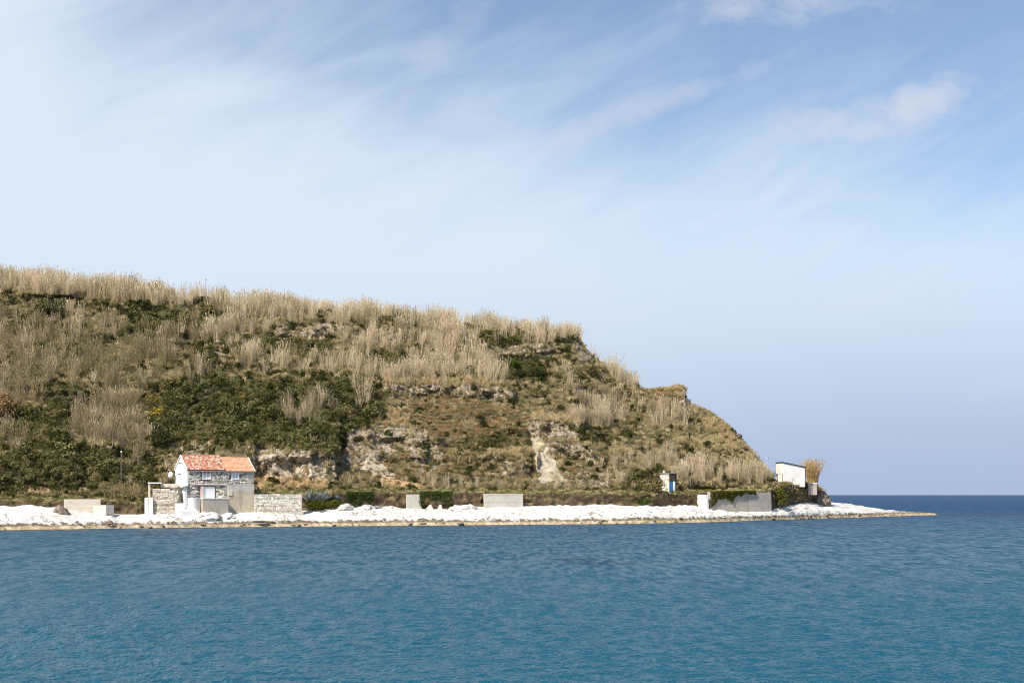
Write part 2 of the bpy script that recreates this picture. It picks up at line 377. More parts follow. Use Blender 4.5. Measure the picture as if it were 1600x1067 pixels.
M['bracken'] = leaf_mat('brown_bracken', [(.26, .16, .07), (.40, .255, .12), (.33, .235, .115), (.52, .36, .18)], .2)
M['grass_dry'] = leaf_mat('ochre_grass', [(.46, .36, .19), (.62, .50, .28), (.54, .43, .235), (.38, .31, .145)], .25)
M['grass_green'] = leaf_mat('green_grass', [(.11, .13, .03), (.16, .165, .045), (.22, .20, .07)], .25)
M['agave'] = leaf_mat('blue_grey_agave', [(.16, .20, .18), (.22, .26, .24), (.28, .31, .28)], .1)
M['bark'] = surf('grey_bark', (.12, .10, .075), (.18, .15, .115), 5, .95)

# ------------------------------------------------------------------ shoreline tables (in the photograph's columns)
PYW = itp([(-260, 834), (0, 829), (100, 827.5), (200, 826), (335, 824.5), (480, 823), (600, 822), (800, 820.5), (1000, 818.5), (1100, 816.5), (1200, 813.2), (1300, 809.8), (1400, 806.8), (1460, 805), (1500, 804.2)])
def DW(p): return CAM_Z * F / (PYW(p) - HOR)
PYS = itp([(-260, 789), (0, 789), (60, 790), (90, 792), (110, 797), (180, 802), (240, 803), (300, 803), (395, 801), (475, 800), (490, 797), (530, 794), (560, 792), (600, 792), (650, 793), (700, 796), (730, 793), (800, 791), (850, 790), (900, 788.5), (1000, 788.5), (1040, 790.5), (1080, 789), (1110, 795), (1160, 797.5), (1200, 797), (1230, 790), (1250, 785.5), (1300, 785), (1330, 788), (1370, 795), (1400, 800), (1425, 802), (1460, 803.6), (1478, 806), (1500, 808)])
WS = itp([(-260, 12), (0, 11), (200, 7), (230, 3.2), (300, 2.6), (395, 3.4), (475, 6), (600, 10), (1000, 11), (1090, 12), (1150, 8.4), (1205, 3.6), (1240, 9), (1300, 15), (1400, 14), (1460, 6), (1500, 4)])
def DS(p): return DW(p) + WS(p)
PYT = itp([(-260, 782), (0, 782), (90, 783), (100, 781), (160, 781), (200, 786), (240, 790), (260, 778), (395, 773.5), (475, 772), (545, 769.5), (640, 769), (760, 770), (1000, 772), (1030, 771.5), (1085, 771), (1110, 769.5), (1200, 766.5), (1212, 763), (1222, 758), (1262, 757), (1276, 764), (1288, 775), (1296, 782), (1300, 788)])
YARD = itp([(220, 0), (242, 8.5), (380, 9), (398, 5.5), (470, 2.4), (484, 0)])
def DT_edge(p): return DS(p) + 0.7 + YARD(p)

def grid_mesh(name, X, Y, Z, mat, attrs=None, smooth_shade=True):
    r, c = X.shape
    me = bpy.data.meshes.new(name)
    co = np.stack([X, Y, Z], -1).reshape(-1, 3).astype(np.float32)
    idx = np.arange(r * c).reshape(r, c)
    q = np.stack([idx[:-1, :-1], idx[:-1, 1:], idx[1:, 1:], idx[1:, :-1]], -1).reshape(-1, 4)
    me.vertices.add(r * c); me.vertices.foreach_set('co', co.ravel())
    me.loops.add(q.size); me.loops.foreach_set('vertex_index', q.ravel().astype(np.int32))
    me.polygons.add(len(q)); me.polygons.foreach_set('loop_start', np.arange(0, q.size, 4, dtype=np.int32))
    me.update(calc_edges=True)
    me.polygons.foreach_set('use_smooth', np.full(len(q), smooth_shade))
    for k, a in (attrs or {}).items():
        at_ = me.attributes.new(k, 'FLOAT', 'POINT'); at_.data.foreach_set('value', a.ravel().astype(np.float32))
    me.materials.append(mat)
    o = bpy.data.objects.new(name, me); COL.objects.link(o)
    return o

# ------------------------------------------------------------------ sea
def build_sea():
    cols = 860; pxs = np.linspace(-220, 1820, cols)
    pys = np.concatenate([np.array([1500, 1300, 1200]), np.linspace(1130, 790, 620)])
    rows = CAM_Z * F / (pys - HOR)
    D = np.repeat(rows[:, None], cols, 1); X = (pxs[None, :] - 800) / F * D; Y = D.copy()
    sp = np.gradient(rows)[:, None]
    Z = np.zeros_like(X)
    r = np.random.default_rng(3)
    for k in range(70):
        L = 0.17 * (1.25 / 0.17) ** (k / 69.0)
        th = radians(255) + r.normal(0, .42)
        kx, ky = 2 * pi / L * cos(th), 2 * pi / L * sin(th)
        amp = .0078 * L ** .98
        fade = sstep(L / np.maximum(sp, 1e-3), 1.6, 3.2)
        ph = r.uniform(0, 2 * pi) + 1.2 * (vnoise(X / (6 * L), Y / (6 * L), 50 + k) - .5) * 6
        w = np.sin(kx * X + ky * Y + ph)
        Z += amp * fade * w
    gust = .55 + .9 * fbm(X / 16, Y / 22, 3, 91)
    Z *= gust * sstep(D, 500, 330)
    m = bpy.data.materials.new('sea_water'); m.use_nodes = True; nt = m.node_tree; nt.nodes.clear()
    geo = N(nt, 'ShaderNodeNewGeometry')
    def wn(scale, detail=5, rough=.6, st=(1, 1, 1)):
        n = N(nt, 'ShaderNodeTexNoise'); n.inputs['Scale'].default_value = scale; n.inputs['Detail'].default_value = detail; n.inputs['Roughness'].default_value = rough
        mp = N(nt, 'ShaderNodeMapping'); mp.inputs['Scale'].default_value = st; nt.links.new(geo.outputs['Position'], mp.inputs[0]); nt.links.new(mp.outputs[0], n.inputs['Vector']); return n.outputs['Fac']
    sepp = N(nt, 'ShaderNodeSeparateXYZ'); nt.links.new(geo.outputs['Position'], sepp.inputs[0])
    patch = smooth(nt, wn(.03, 5, .6, (1, .55, 1)), .55, .66)
    band = wn(.012, 3, .5, (1, 1, 1))
    deep = smooth(nt, math_node(nt, 'ADD', sepp.outputs[1], math_node(nt, 'MULTIPLY', band, 120)), 110, 420)
    col = mixrgb(nt, deep, (.004, .070, .112), (.004, .045, .114))
    # darker weed patches, and a darker strip along the shore
    X_ = sepp.outputs[0]; Y_ = sepp.outputs[1]
    sh = math_node(nt, 'SUBTRACT', math_node(nt, 'ADD', math_node(nt, 'MULTIPLY', X_, .735), 212.0), Y_)
    shore_dark = math_node(nt, 'MULTIPLY', smooth(nt, math_node(nt, 'ADD', sh, math_node(nt, 'MULTIPLY', wn(.06, 4), 16)), 26, 8), smooth(nt, sh, -24, -10))
    col = mixrgb(nt, math_node(nt, 'MULTIPLY', shore_dark, .4), col, (.012, .035, .042))
    col = mixrgb(nt, math_node(nt, 'MULTIPLY', patch, .6), col, (.006, .022, .05))
    h = math_node(nt, 'ADD', math_node(nt, 'MULTIPLY', wn(6.5, 3, .6, (1, .7, 1)), .55), math_node(nt, 'MULTIPLY', wn(1.5, 3, .55, (1, .7, 1)), 1.3))
    bn = N(nt, 'ShaderNodeBump'); bn.inputs['Strength'].default_value = 1.0; bn.inputs['Distance'].default_value = .26
    nt.links.new(h, bn.inputs['Height'])
    df = N(nt, 'ShaderNodeBsdfDiffuse'); gl = N(nt, 'ShaderNodeBsdfGlossy'); gl.inputs['Roughness'].default_value = .40
    fr = N(nt, 'ShaderNodeFresnel'); fr.inputs['IOR'].default_value = 1.33
    for q in (gl, fr): nt.links.new(bn.outputs[0], q.inputs['Normal'])
    mx = N(nt, 'ShaderNodeMixShader'); out = N(nt, 'ShaderNodeOutputMaterial')
    # a choppy surface never reflects like a flat mirror at grazing angles
    fac = math_node(nt, 'MULTIPLY', math_node(nt, 'MINIMUM', fr.outputs[0], .62), smooth(nt, sepp.outputs[1], 80, 420, .86, .42))
    # ripple streaks: painted light and dark reflections, where single waves get too small
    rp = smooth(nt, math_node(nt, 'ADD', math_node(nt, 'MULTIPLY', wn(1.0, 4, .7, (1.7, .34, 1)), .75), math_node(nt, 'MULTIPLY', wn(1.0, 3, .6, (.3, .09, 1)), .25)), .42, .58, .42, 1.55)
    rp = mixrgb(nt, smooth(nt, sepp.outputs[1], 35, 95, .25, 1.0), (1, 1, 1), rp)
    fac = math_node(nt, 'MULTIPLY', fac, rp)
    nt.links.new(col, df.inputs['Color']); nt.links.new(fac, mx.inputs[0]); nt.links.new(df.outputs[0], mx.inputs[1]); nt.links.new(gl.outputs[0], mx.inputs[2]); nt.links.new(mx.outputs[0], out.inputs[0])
    M['sea'] = m
    o = grid_mesh('sea', X, Y, Z, m); tag(o, 'teal blue sea with small ripples and darker weed patches', 'sea', kind='structure')
    # the open sea on all sides of it, to the horizon, as part of the same sheet
    me = o.data; bm = bmesh.new(); bm.from_mesh(me); bm.verts.ensure_lookup_table(); V = list(bm.verts)
    R, Cc = X.shape
    def strip(idx, pts):
        vs = [V[i] for i in idx]; ws = [bm.verts.new(p) for p in pts]
        for i in range(len(vs) - 1):
            f = bm.faces.new((vs[i], vs[i + 1], ws[i + 1], ws[i])); f.smooth = True
        return ws
    far_i = [(R - 1) * Cc + c for c in range(Cc)]
    t = np.linspace(-1, 1, Cc)
    prev = far_i
    w1 = strip(prev, [(p * 1400, 1500, 0) for p in t])
    w2 = [bm.verts.new((p * 12000, 9000, 0)) for p in t]
    w3 = [bm.verts.new((p * 45000, 40000, 0)) for p in t]
    for a, c in ((w1, w2), (w2, w3)):
        for i in range(len(a) - 1): bm.faces.new((a[i], a[i + 1], c[i + 1], c[i])).smooth = True
    left = [r_ * Cc for r_ in range(R)]; right = [r_ * Cc + Cc - 1 for r_ in range(R)]
    wl = [bm.verts.new((-900 if i < R - 1 else -1400, float(rows[i]) if i < R - 1 else 1500, 0)) if i < R - 1 else w1[0] for i in range(R)]
    wr = [bm.verts.new((900, float(rows[i]), 0)) if i < R - 1 else w1[-1] for i in range(R)]
    for i in range(R - 1):
        bm.faces.new((V[left[i]], V[left[i + 1]], wl[i + 1], wl[i]))
        bm.faces.new((V[right[i]], wr[i], wr[i + 1], V[right[i + 1]]))
    near = [V[c] for c in range(Cc)]
    nb = [wl[0]] + near + [wr[0]]
    back = [bm.verts.new((v.co.x if 0 < i < len(nb) - 1 else v.co.x, -400, 0)) for i, v in enumerate(nb)]
    for i in range(len(nb) - 1): bm.faces.new((nb[i], nb[i + 1], back[i + 1], back[i]))
    bmesh.ops.recalc_face_normals(bm, faces=bm.faces)
    bm.normal_update()
    if sum(f.normal.z for f in bm.faces) < 0: bmesh.ops.reverse_faces(bm, faces=bm.faces)
    bm.to_mesh(me); bm.free()
build_sea()

# ------------------------------------------------------------------ rocky shore (white limestone shelf and spit)
def build_shore():
    p = np.arange(-260, 1500.1, 1.6)
    dw = DW(p); ds = DS(p); zs = zat(PYS(p), ds)
    zs = np.where(p > 1470, -0.6, zs)
    T = np.concatenate([np.linspace(-.9, 0, 6)[:-1], np.linspace(0, 1, 46), np.linspace(1, 3.2, 22)[1:]])
    X = []; Y = []; Z = []
    for t in T:
        d = dw + (ds - dw) * t
        if t < 0: z = -1.6 * (-t / .9) + 0 * p
        elif t <= 1:
            prof = .33 * sstep(np.array(t), 0, .16) + .67 * (t ** .75)   # low brown ledge, then rising rock
            prof = prof / (.33 + .67)
            z = zs * prof
        else:
            k = (t - 1) / 2.2
            back = sstep(p, 1285, 1310)
            z = zs + .15 * k - back * (zs + 2.2) * sstep(np.array(k), .18, .75)
        X.append((p - 800) / F * d); Y.append(d); Z.append(z)
    X = np.array(X); Y = np.array(Y); Z = np.array(Z)
    # distance along the shore, used for rock noise
    s = np.concatenate([[0], np.cumsum(np.hypot(np.diff(X[5]), np.diff(Y[5])))])[None, :]
    t2 = np.array(T)[:, None] * 8
    env = sstep(Z, .15, 1.2) * (1 - .55 * sstep(p, 215, 240) * (1 - sstep(p, 400, 480)))[None, :]
    r1 = fbm(s / 5.0, t2 / 4.0, 4, 11, ridged=True); r2 = fbm(s / 1.6 + .7 * r1, t2 / 1.2, 4, 23, ridged=True)
    damp = (1 - .5 * sstep(p, 1180, 1240))[None, :]
    Z = Z + env * damp * ((r1 - .62) * .5 + (r2 - .6) * .24)
    Z = Z + sstep(Z, -.3, .3) * (1 - env) * (fbm(s / 1.5, t2, 4, 31) - .5) * .42
    st_ = Z + .8 * (fbm(s / 9, t2 / 9, 3, 57) - .5)
    stp = (np.floor(st_ / .55) + sstep((st_ / .55) % 1.0, .25, .75)) * .55
    Z = Z + env * .5 * (stp - st_)
    tip = sstep(p, 1375, 1400)[None, :] * (1 - sstep(p, 1455, 1470))[None, :] * (Z > .05)
    Z = Z + tip * (fbm(s / 1.8, t2 / 1.5, 4, 67, ridged=True) - .5) * 1.0
    q = .5 * (fbm(s / 2.2, t2 / 1.5, 3, 47) - .5) * env
    Y = Y + q * 1.5
    o = grid_mesh('rocky_shore', X, Y, Z, M['shore'])
    tag(o, 'bleached white limestone shelf running along the water', 'rocky shore', kind='structure')
    return X, Y, Z, p
SX, SY, SZ, SP = build_shore()
def shore_z(px, D):
    c = int(round((px + 260) / 1.6)); k = np.argmin(abs(SY[:, c] - D)); return float(SZ[k, c])

# ------------------------------------------------------------------ earth terrace with its bank
def build_terrace():
    p = np.arange(-260, 1300.1, 1.6)
    de = DT_edge(p); zt = zat(PYT(p), de)
    zb = zat(PYS(p), DS(p)) - 1.2
    zb = np.where((p > 230) & (p < 395), zt - 2.5, zb)
    rows = []
    for k in np.linspace(0, 1, 12): rows.append((de - .45 + .35 * k, zb + (zt - zb) * k, 1.0 if k < .9 else .5))
    for k in np.linspace(0, 1, 24)[1:]:
        back = sstep(p, 1195, 1215)
        d = de + .3 + k * (11 + 14 * back)
        z = zt + .25 * sstep(np.array(k), 0, .2) + .5 * k * (1 - back) - back * (zt + 1.0) * sstep(np.array(k), .62, 1.0)
        rows.append((d, z, 0.0))
    Y = np.array([r[0] for r in rows]); Z = np.array([r[1] for r in rows]); wv = np.array([np.full(p.shape, r[2]) for r in rows])
    X = (p[None, :] - 800) / F * Y
    s = np.concatenate([[0], np.cumsum(np.hypot(np.diff(X[8]), np.diff(Y[8])))])[None, :] + 0 * Z
    n = fbm(s / 2.2, Z / 1.1, 5, 61, ridged=True) - .6
    Y = Y - wv * (n - .12) * 1.1
    Z = Z + (1 - wv) * (fbm(s / 2.5, Y / 2.5, 4, 71) - .5) * .5
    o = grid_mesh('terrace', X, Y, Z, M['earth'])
    tag(o, 'low earth terrace and bank between rocks and hillside', 'terrace', kind='structure')
    return X, Y, Z, np.repeat(p[None, :], X.shape[0], 0)
TX, TY, TZ, TP = build_terrace()

# ------------------------------------------------------------------ hillside
SKY = itp([(-260, 404), (-100, 421), (0, 434), (60, 440), (100, 444), (200, 453), (300, 468), (330, 470), (400, 478), (450, 483), (600, 493), (700, 505), (800, 513), (850, 519), (880, 524), (903, 530), (925, 553), (945, 576), (965, 584), (985, 600), (1005, 609), (1030, 610), (1060, 606), (1071, 606.5), (1072.6, 625), (1086, 632), (1100, 640), (1120, 650), (1150, 681), (1175, 708), (1190, 726), (1198, 736), (1204, 741), (1206.5, 746), (1209, 770)])
def DH(p): return DT_edge(p) + 6.5 - 3.5 * sstep(np.asarray(p, float), 1150, 1205) - 4.5 * sstep(np.asarray(p, float), 220, 242) * (1 - sstep(np.asarray(p, float), 388, 404))
DTOP = itp([(-260, 262), (0, 256), (300, 256), (600, 262), (860, 268), (910, 267), (950, 266), (1000, 263), (1070, 259), (1110, 255), (1150, 250), (1190, 247), (1210, 243)])
# ledges: edge polyline, drop below it (px), ramp above it (px), how far it stands out (m), softness of the left and right ends (px), rockiness
LEDGES = [
 ([(600, 600), (640, 602), (700, 600), (770, 603), (806, 614)], 20, 34, 3.6, 16, 10, 1.0),
 ([(325, 702), (390, 697), (450, 704), (526, 708)], 48, 34, 6.0, 30, 3, .9),
 ([(430, 684), (530, 672)], 46, 30, 4.8, 40, 3, .2),
 ([(540, 672), (600, 667), (662, 668), (690, 690)], 34, 22, 3.4, 5, 18, .9),
 ([(826, 656), (870, 657), (909, 662)], 26, 12, 3.6, 20, 3, .9),
 ([(850, 690), (905, 690), (944, 716)], 26, 20, 3.2, 20, 3, .6),
 ([(1000, 612), (1040, 610), (1073, 607)], 36, 8, 4.5, 40, 1, .25),
 ([(690, 532), (820, 540), (907, 532)], 18, 22, 3.4, 40, 3, .55),
 ([(880, 548), (947, 577)], 20, 10, 2.6, 30, 3, .5),
 ([(1040, 752), (1120, 752), (1200, 748)], 15, 10, 3.4, 14, 6, .0),
 ([(55, 602), (150, 606)], 28, 26, 4.0, 12, 12, .0),
 ([(-40, 738), (40, 735), (122, 738)], 26, 22, 3.8, 12, 5, .25),
 ([(425, 508), (500, 506), (560, 510)], 20, 24, 3.2, 16, 4, .8),
 ([(26, 456), (115, 459)], 10, 14, 2.6, 8, 8, .0),
 ([(175, 480), (292, 482)], 24, 20, 3.4, 10, 6, .1),
 ([(325, 520), (350, 535), (372, 553)], 16, 16, 2.4, 8, 4, .3),
 ([(750, 716), (790, 712), (842, 716)], 22, 22, 3.4, 8, 3, .5),
 ([(140, 660), (178, 700)], 26, 26, 2.4, 14, 8, .3),
 ([(60, 676), (140, 684), (178, 700)], 18, 18, 2.4, 14, 4, .2),
 ([(640, 690), (668, 690)], 46, 20, 2.2, 10, 4, .5),
 ([(590, 748), (660, 757)], 8, 12, 1.4, 8, 6, .4),
 ([(1330 - 270, 690), (1120, 700)], 14, 18, 1.6, 30, 20, .2),
 ([(870, 598), (985, 606)], 12, 20, 2.2, 20, 14, .2),
]
PALE_SCAR = [(827, 672), (845, 684), (858, 704), (870, 728), (884, 752), (842, 754), (838, 728), (832, 698)]
ROCK = [([(392, 699), (455, 704), (515, 712), (508, 752), (398, 754)], 1.3), (PALE_SCAR, 1.3), ([(532, 676), (600, 668), (664, 669), (668, 700), (620, 706), (560, 735), (534, 738)], .7),
 ([(640, 690), (672, 690), (690, 730), (660, 740), (640, 715)], .7),
 ([(622, 604), (770, 605), (803, 613), (800, 630), (740, 622), (622, 612)], 1), ([(830, 662), (906, 664), (906, 690), (846, 684)], .9), ([(848, 690), (910, 692), (942, 714), (930, 722), (862, 712)], .6),
 ([(478, 511), (522, 512), (520, 531), (480, 529)], 1), ([(424, 511), (458, 512), (456, 526), (422, 524)], 1), ([(893, 532), (922, 545), (926, 573), (905, 562)], .9),
 ([(1062, 609), (1076, 605), (1094, 632), (1084, 644), (1066, 638)], 1.3), ([(232, 505), (262, 505), (262, 520), (235, 520)], .8), ([(835, 540), (860, 540), (860, 560), (838, 556)], .8),
 ([(755, 550), (785, 545), (790, 556), (760, 560)], .6), ([(330, 522), (356, 540), (345, 575), (330, 560)], .6), ([(-60, 715), (20, 718), (25, 760), (-60, 765)], .5), ([(255, 692), (330, 690), (330, 735), (260, 735)], .55),
 ([(840, 735), (950, 735), (950, 760), (880, 762)], .55), ([(760, 725), (830, 720), (830, 745), (765, 745)], .5), ([(108, 670), (150, 680), (150, 712), (112, 706)], .5)]
PALE = [(PALE_SCAR, 1), ([(560, 735), (575, 708), (600, 722), (622, 746), (600, 748), (575, 738)], .75),
 ([(392, 700), (455, 706), (512, 714), (508, 748), (398, 748)], .5)]
OCHRE = [([(385, 741), (512, 748), (512, 764), (385, 762)], .8), ([(592, 746), (665, 755), (662, 764), (595, 756)], .9), ([(42, 756), (78, 762), (78, 772), (42, 772)], .7), ([(610, 594), (770, 596), (770, 602), (610, 601)], .4)]
REED = [
 ([(-260, 380), (0, 405), (314, 455), (306, 480), (180, 477), (110, 463), (30, 457), (-260, 480)], 1),
 ([(-260, 485), (60, 488), (180, 502), (240, 512), (325, 503), (338, 525), (300, 560), (250, 596), (205, 618), (150, 606), (110, 604), (60, 632), (-20, 640), (-260, 650)], 1),
 ([(332, 455), (400, 470), (402, 500), (424, 520), (404, 562), (380, 585), (356, 555), (334, 520)], .9),
 ([(330, 440), (450, 465), (600, 470), (700, 480), (860, 490), (908, 522), (902, 534), (820, 542), (700, 530), (560, 514), (430, 500), (330, 478)], 1),
 ([(515, 526), (600, 521), (745, 532), (748, 598), (620, 597), (575, 590), (640, 580), (640, 552), (560, 550)], 1),
 ([(395, 556), (560, 560), (600, 590), (520, 588), (395, 582)], .9), ([(742, 562), (785, 562), (785, 600), (740, 600)], 1),
 ([(112, 640), (200, 622), (222, 640), (228, 700), (160, 690), (120, 690)], .95), ([(-260, 670), (40, 670), (42, 715), (-260, 720)], .8),
 ([(440, 632), (500, 622), (520, 640), (490, 672), (445, 668)], .8), ([(545, 615), (580, 612), (580, 640), (550, 640)], .3),
 ([(922, 545), (960, 572), (1018, 606), (975, 602), (930, 568)], 1), ([(857, 580), (898, 580), (898, 597), (857, 597)], .8),
 ([(870, 645), (940, 612), (965, 615), (975, 640), (1076, 640), (1070, 668), (940, 668), (880, 662)], .75),
 ([(925, 712), (1060, 706), (1060, 738), (960, 736)], .8), ([(1056, 728), (1150, 735), (1203, 742), (1200, 752), (1060, 757)], 1.1),
 ([(655, 750), (757, 747), (757, 772), (660, 772)], .7), ([(140, 762), (235, 752), (235, 795), (160, 790)], .4), ([(860, 748), (1000, 745), (1010, 768), (860, 768)], .3),
 ([(525, 747), (600, 738), (600, 764), (530, 764)], .3), ([(290, 578), (325, 572), (325, 605), (295, 602)], .9), ([(180, 690), (230, 690), (230, 740), (190, 745)], .5)]
REED_GREEN = [([(60, 520), (240, 512), (250, 596), (205, 618), (90, 570)], 1), ([(-260, 670), (45, 670), (45, 720), (-260, 720)], .4), ([(140, 750), (240, 750), (240, 800), (140, 800)], .5), ([(560, 500), (680, 500), (680, 520), (560, 520)], .5)]
REED_GREY = [([(430, 610), (530, 610), (530, 680), (430, 680)], 1), ([(100, 620), (235, 620), (235, 750), (100, 750)], .5), ([(870, 600), (1080, 640), (1080, 740), (870, 740)], .4)]
SHRUB = [
 ([(232, 612), (300, 592), (430, 600), (610, 602), (600, 640), (560, 690), (430, 690), (330, 705), (232, 705)], 1.2),
 ([(-260, 636), (110, 642), (120, 700), (230, 706), (245, 760), (100, 770), (-260, 762)], 1), ([(785, 558), (855, 562), (855, 595), (788, 596)], 1.1),
 ([(45, 474), (108, 478), (108, 502), (55, 502)], 1), ([(190, 476), (292, 480), (292, 506), (196, 506)], 1), ([(400, 520), (520, 532), (520, 556), (400, 552)], .9),
 ([(562, 552), (640, 554), (640, 580), (566, 577)], 1.1), ([(975, 742), (1045, 735), (1040, 772), (960, 772)], 1.2), ([(700, 664), (828, 664), (826, 700), (720, 712)], .7),
 ([(300, 462), (345, 468), (345, 495), (305, 490)], .9), ([(300, 530), (345, 545), (350, 600), (300, 600)], .8), ([(600, 690), (640, 690), (640, 745), (600, 740)], .5), ([(870, 665), (1060, 668), (1060, 700), (900, 690)], .7),
 ([(240, 700), (400, 690), (530, 690), (530, 712), (400, 700), (250, 720)], .8), ([(60, 600), (145, 604), (140, 640), (60, 640)], 1)]
BRACK = [([(622, 612), (740, 624), (800, 630), (832, 660), (905, 692), (940, 716), (872, 722), (836, 672), (760, 690), (680, 692), (640, 662)], 1.2), ([(540, 700), (660, 692), (682, 742), (560, 762)], .9),
 ([(1012, 612), (1064, 610), (1064, 642), (1014, 640)], 1.3), ([(680, 692), (830, 700), (836, 746), (760, 746), (690, 740)], .8), ([(880, 690), (940, 716), (1000, 740), (870, 750)], .7), ([(1060, 690), (1130, 670), (1190, 735), (1100, 730)], .4),
 ([(-30, 600), (16, 605), (18, 650), (-30, 655)], 1), ([(520, 640), (620, 645), (620, 670), (540, 668)], .7)]
GRASSY = [([(1075, 635), (1125, 650), (1200, 738), (1130, 722), (1060, 690)], 1.5), ([(600, 592), (800, 596), (800, 604), (600, 602)], 1.5), ([(835, 650), (906, 655), (906, 663), (835, 660)], 1.5), ([(930, 564), (950, 572), (950, 582), (932, 575)], 1.2), ([(960, 660), (1070, 662), (1110, 690), (960, 705)], 1)]
GOLD = [([(604, 593), (700, 592), (800, 596), (806, 603), (700, 599), (606, 601)], 1), ([(834, 650), (870, 652), (908, 656), (908, 663), (860, 660), (834, 658)], 1), ([(925, 568), (950, 575), (950, 581), (928, 576)], 1), ([(1020, 606), (1068, 604), (1068, 610), (1020, 612)], 1), ([(1080, 642), (1130, 660), (1150, 690), (1110, 676)], .6), ([(760, 706), (830, 702), (832, 712), (765, 714)], .6), ([(610, 640), (640, 640), (636, 665), (622, 668)], .5)]
def inpoly(P, x, y):
    r = np.zeros(x.shape, bool); n = len(P)
    for i in range(n):
        x0, y0 = P[i]; x1, y1 = P[(i + 1) % n]
        if y0 == y1: continue
        c = ((y0 > y) != (y1 > y)) & (x < (x1 - x0) * (y - y0) / (y1 - y0) + x0)
        r ^= c
    return r
def zone(Z, x, y):
    v = np.zeros(x.shape)
    for P, w in Z: v = np.where(inpoly(P, x, y), np.maximum(v, w), v)
    return v
def softzone(Z, x, y, k=5, amp=1.0):
    t = 0
    for i in range(k):
        ax = (34 * (fbm(x / 30, y / 22, 3, 500 + i) - .5) + 10 * (fbm(x / 7, y / 7, 2, 520 + i) - .5)) * amp
        ay = (22 * (fbm(x / 26, y / 24, 3, 540 + i) - .5) + 8 * (fbm(x / 6, y / 6, 2, 560 + i) - .5)) * amp
        t = t + zone(Z, x + ax, y + ay)
    return t / k
def build_hill():
    p = np.concatenate([np.arange(-260, 1190, 1.6), np.arange(1190, 1209.6, .8)])
    nr = 225
    v = np.linspace(0, 1, nr)[:, None]
    dh = DH(p); zf = zat(PYT(p), DT_edge(p)) + .3
    pf = HOR - (zf - CAM_Z) * F / dh
    sky = np.minimum(SKY(p) + 2.6 * (fbm(p / 14, p * 0 + 3, 4, 5) - .5) * sstep(1075 - p, -60, 60) + (fbm(p / 5.0, p * 0 + 9, 3, 6) - .5) * 5 * sstep(p, 1080, 1110) * (1 - sstep(p, 1185, 1200)), pf - 1.5)
    PY = pf[None, :] + (sky - pf)[None, :] * v
    PX = np.repeat(p[None, :], nr, 0)
    dt = np.maximum(DTOP(p), dh + 2)
    D = dh[None, :] + (dt - dh)[None, :] * (v * .92 + .08 * v ** 2)
    # wavering lines of terraces
    wob = 26 * (fbm(PX / 120, PY / 90, 3, 81) - .5) + 5 * (fbm(PX / 18, PY / 18, 3, 82) - .5)
    per = 31.0
    ph = ((PY + wob + .03 * PX) / per) % 1.0
    saw = np.where(ph < .72, ph / .72, 1 - (ph - .72) / .28)
    amp = 1.9 * sstep(fbm(PX / 90, PY / 50, 3, 83), .38, .66)
    edge = sstep(v, 0, .06) * (1 - sstep(v, .93, 1.0)) * (1 - sstep(PX, 1120, 1190))
    off = amp * saw * edge
    rock = np.zeros_like(PX)
    jx = PX + 7 * (fbm(PX / 9, PY / 9, 3, 84) - .5); jy = PY + 7 * (fbm(PX / 8, PY / 8, 3, 85) - .5)
    for line, drop, ramp, A, sl_, sr, rk in LEDGES:
        xs = [a for a, b in line]; ys = [b for a, b in line]
        ye = np.interp(jx, xs, ys); s = jy - ye
        w = sstep(jx, xs[0] - sl_, xs[0] + sl_) * (1 - sstep(jx, xs[-1] - sr * .5, xs[-1] + sr * .5))
        val = np.where(s < 0, sstep(s, -ramp, 0), 1 - np.clip(s / drop, 0, 1) ** 1.3)
        off = np.maximum(off, 0) + A * val * w * np.minimum(1, edge + .25)
        rock = np.maximum(rock, rk * w * ((s > -1.5) & (s < drop * .95)) * (.25 + .75 * sstep(fbm(jx / 22, jy / 14, 3, 86), .38, .6)))
    # the gully left of the pale scar
    g = np.exp(-((PX - (829 + .05 * (PY - 690))) / 5.0) ** 2) * sstep(PY, 672, 690) * (1 - sstep(PY, 742, 752))
    off = off - 2.8 * g + 2.0 * np.exp(-((PX - 818) / 7) ** 2) * sstep(PY, 680, 695) * (1 - sstep(PY, 735, 750))
    zone_rock = zone(ROCK, jx, jy); pale = zone(PALE, jx, jy); och = zone(OCHRE, jx, jy)
    rock = np.maximum(rock, zone_rock)
    D = D - off
    wx = (PX - 800) / F * D; wz = zat(PY, D)
    rough = (fbm(wx / 9, wz / 7, 4, 101) - .5) * 3.2 + (fbm(wx / 2.4, wz / 2.0, 4, 111) - .5) * 1.0
    crag = (fbm((wx + .8 * wz) / 2.0, (wz - .6 * wx) / 4.6, 5, 121, ridged=True) - .6) * 2.8
    cra2 = (fbm((wx + .8 * wz) / .8, (wz - .6 * wx) / 1.5, 3, 131, ridged=True) - .6) * .9
    D = D + edge * rough + edge * (crag + cra2) * np.clip(rock, 0, 1) * (1 - .6 * pale)
    X = (PX - 800) / F * D; Z = zat(PY, D)
    # the back of the hill, out of the camera's sight: level for a while, then down to the sea
    bx = []; 
    flat = np.interp(p, [900, 1080, 1205], [55, 12, 2])
    zt = Z[-1]
    for k, (a, drop) in enumerate(((.35, .0), (.8, .02), (1.0, .1), (1.5, .35), (2.1, .7), (2.8, 1.05))):
        bd = D[-1] + 1.0 + a * (flat + 14)
        zz = zt + .25 * min(a, .5) * 0 - drop * (zt + 2)
        bx.append(((p - 800) / F * D[-1] + (p - 800) / F * (bd - D[-1]) * .6, bd, zz))
    X = np.vstack([X] + [b[0][None] for b in bx]); Y = np.vstack([D] + [b[1][None] for b in bx]); Z = np.vstack([Z] + [b[2][None] for b in bx])
    green = softzone(SHRUB, PX, PY)
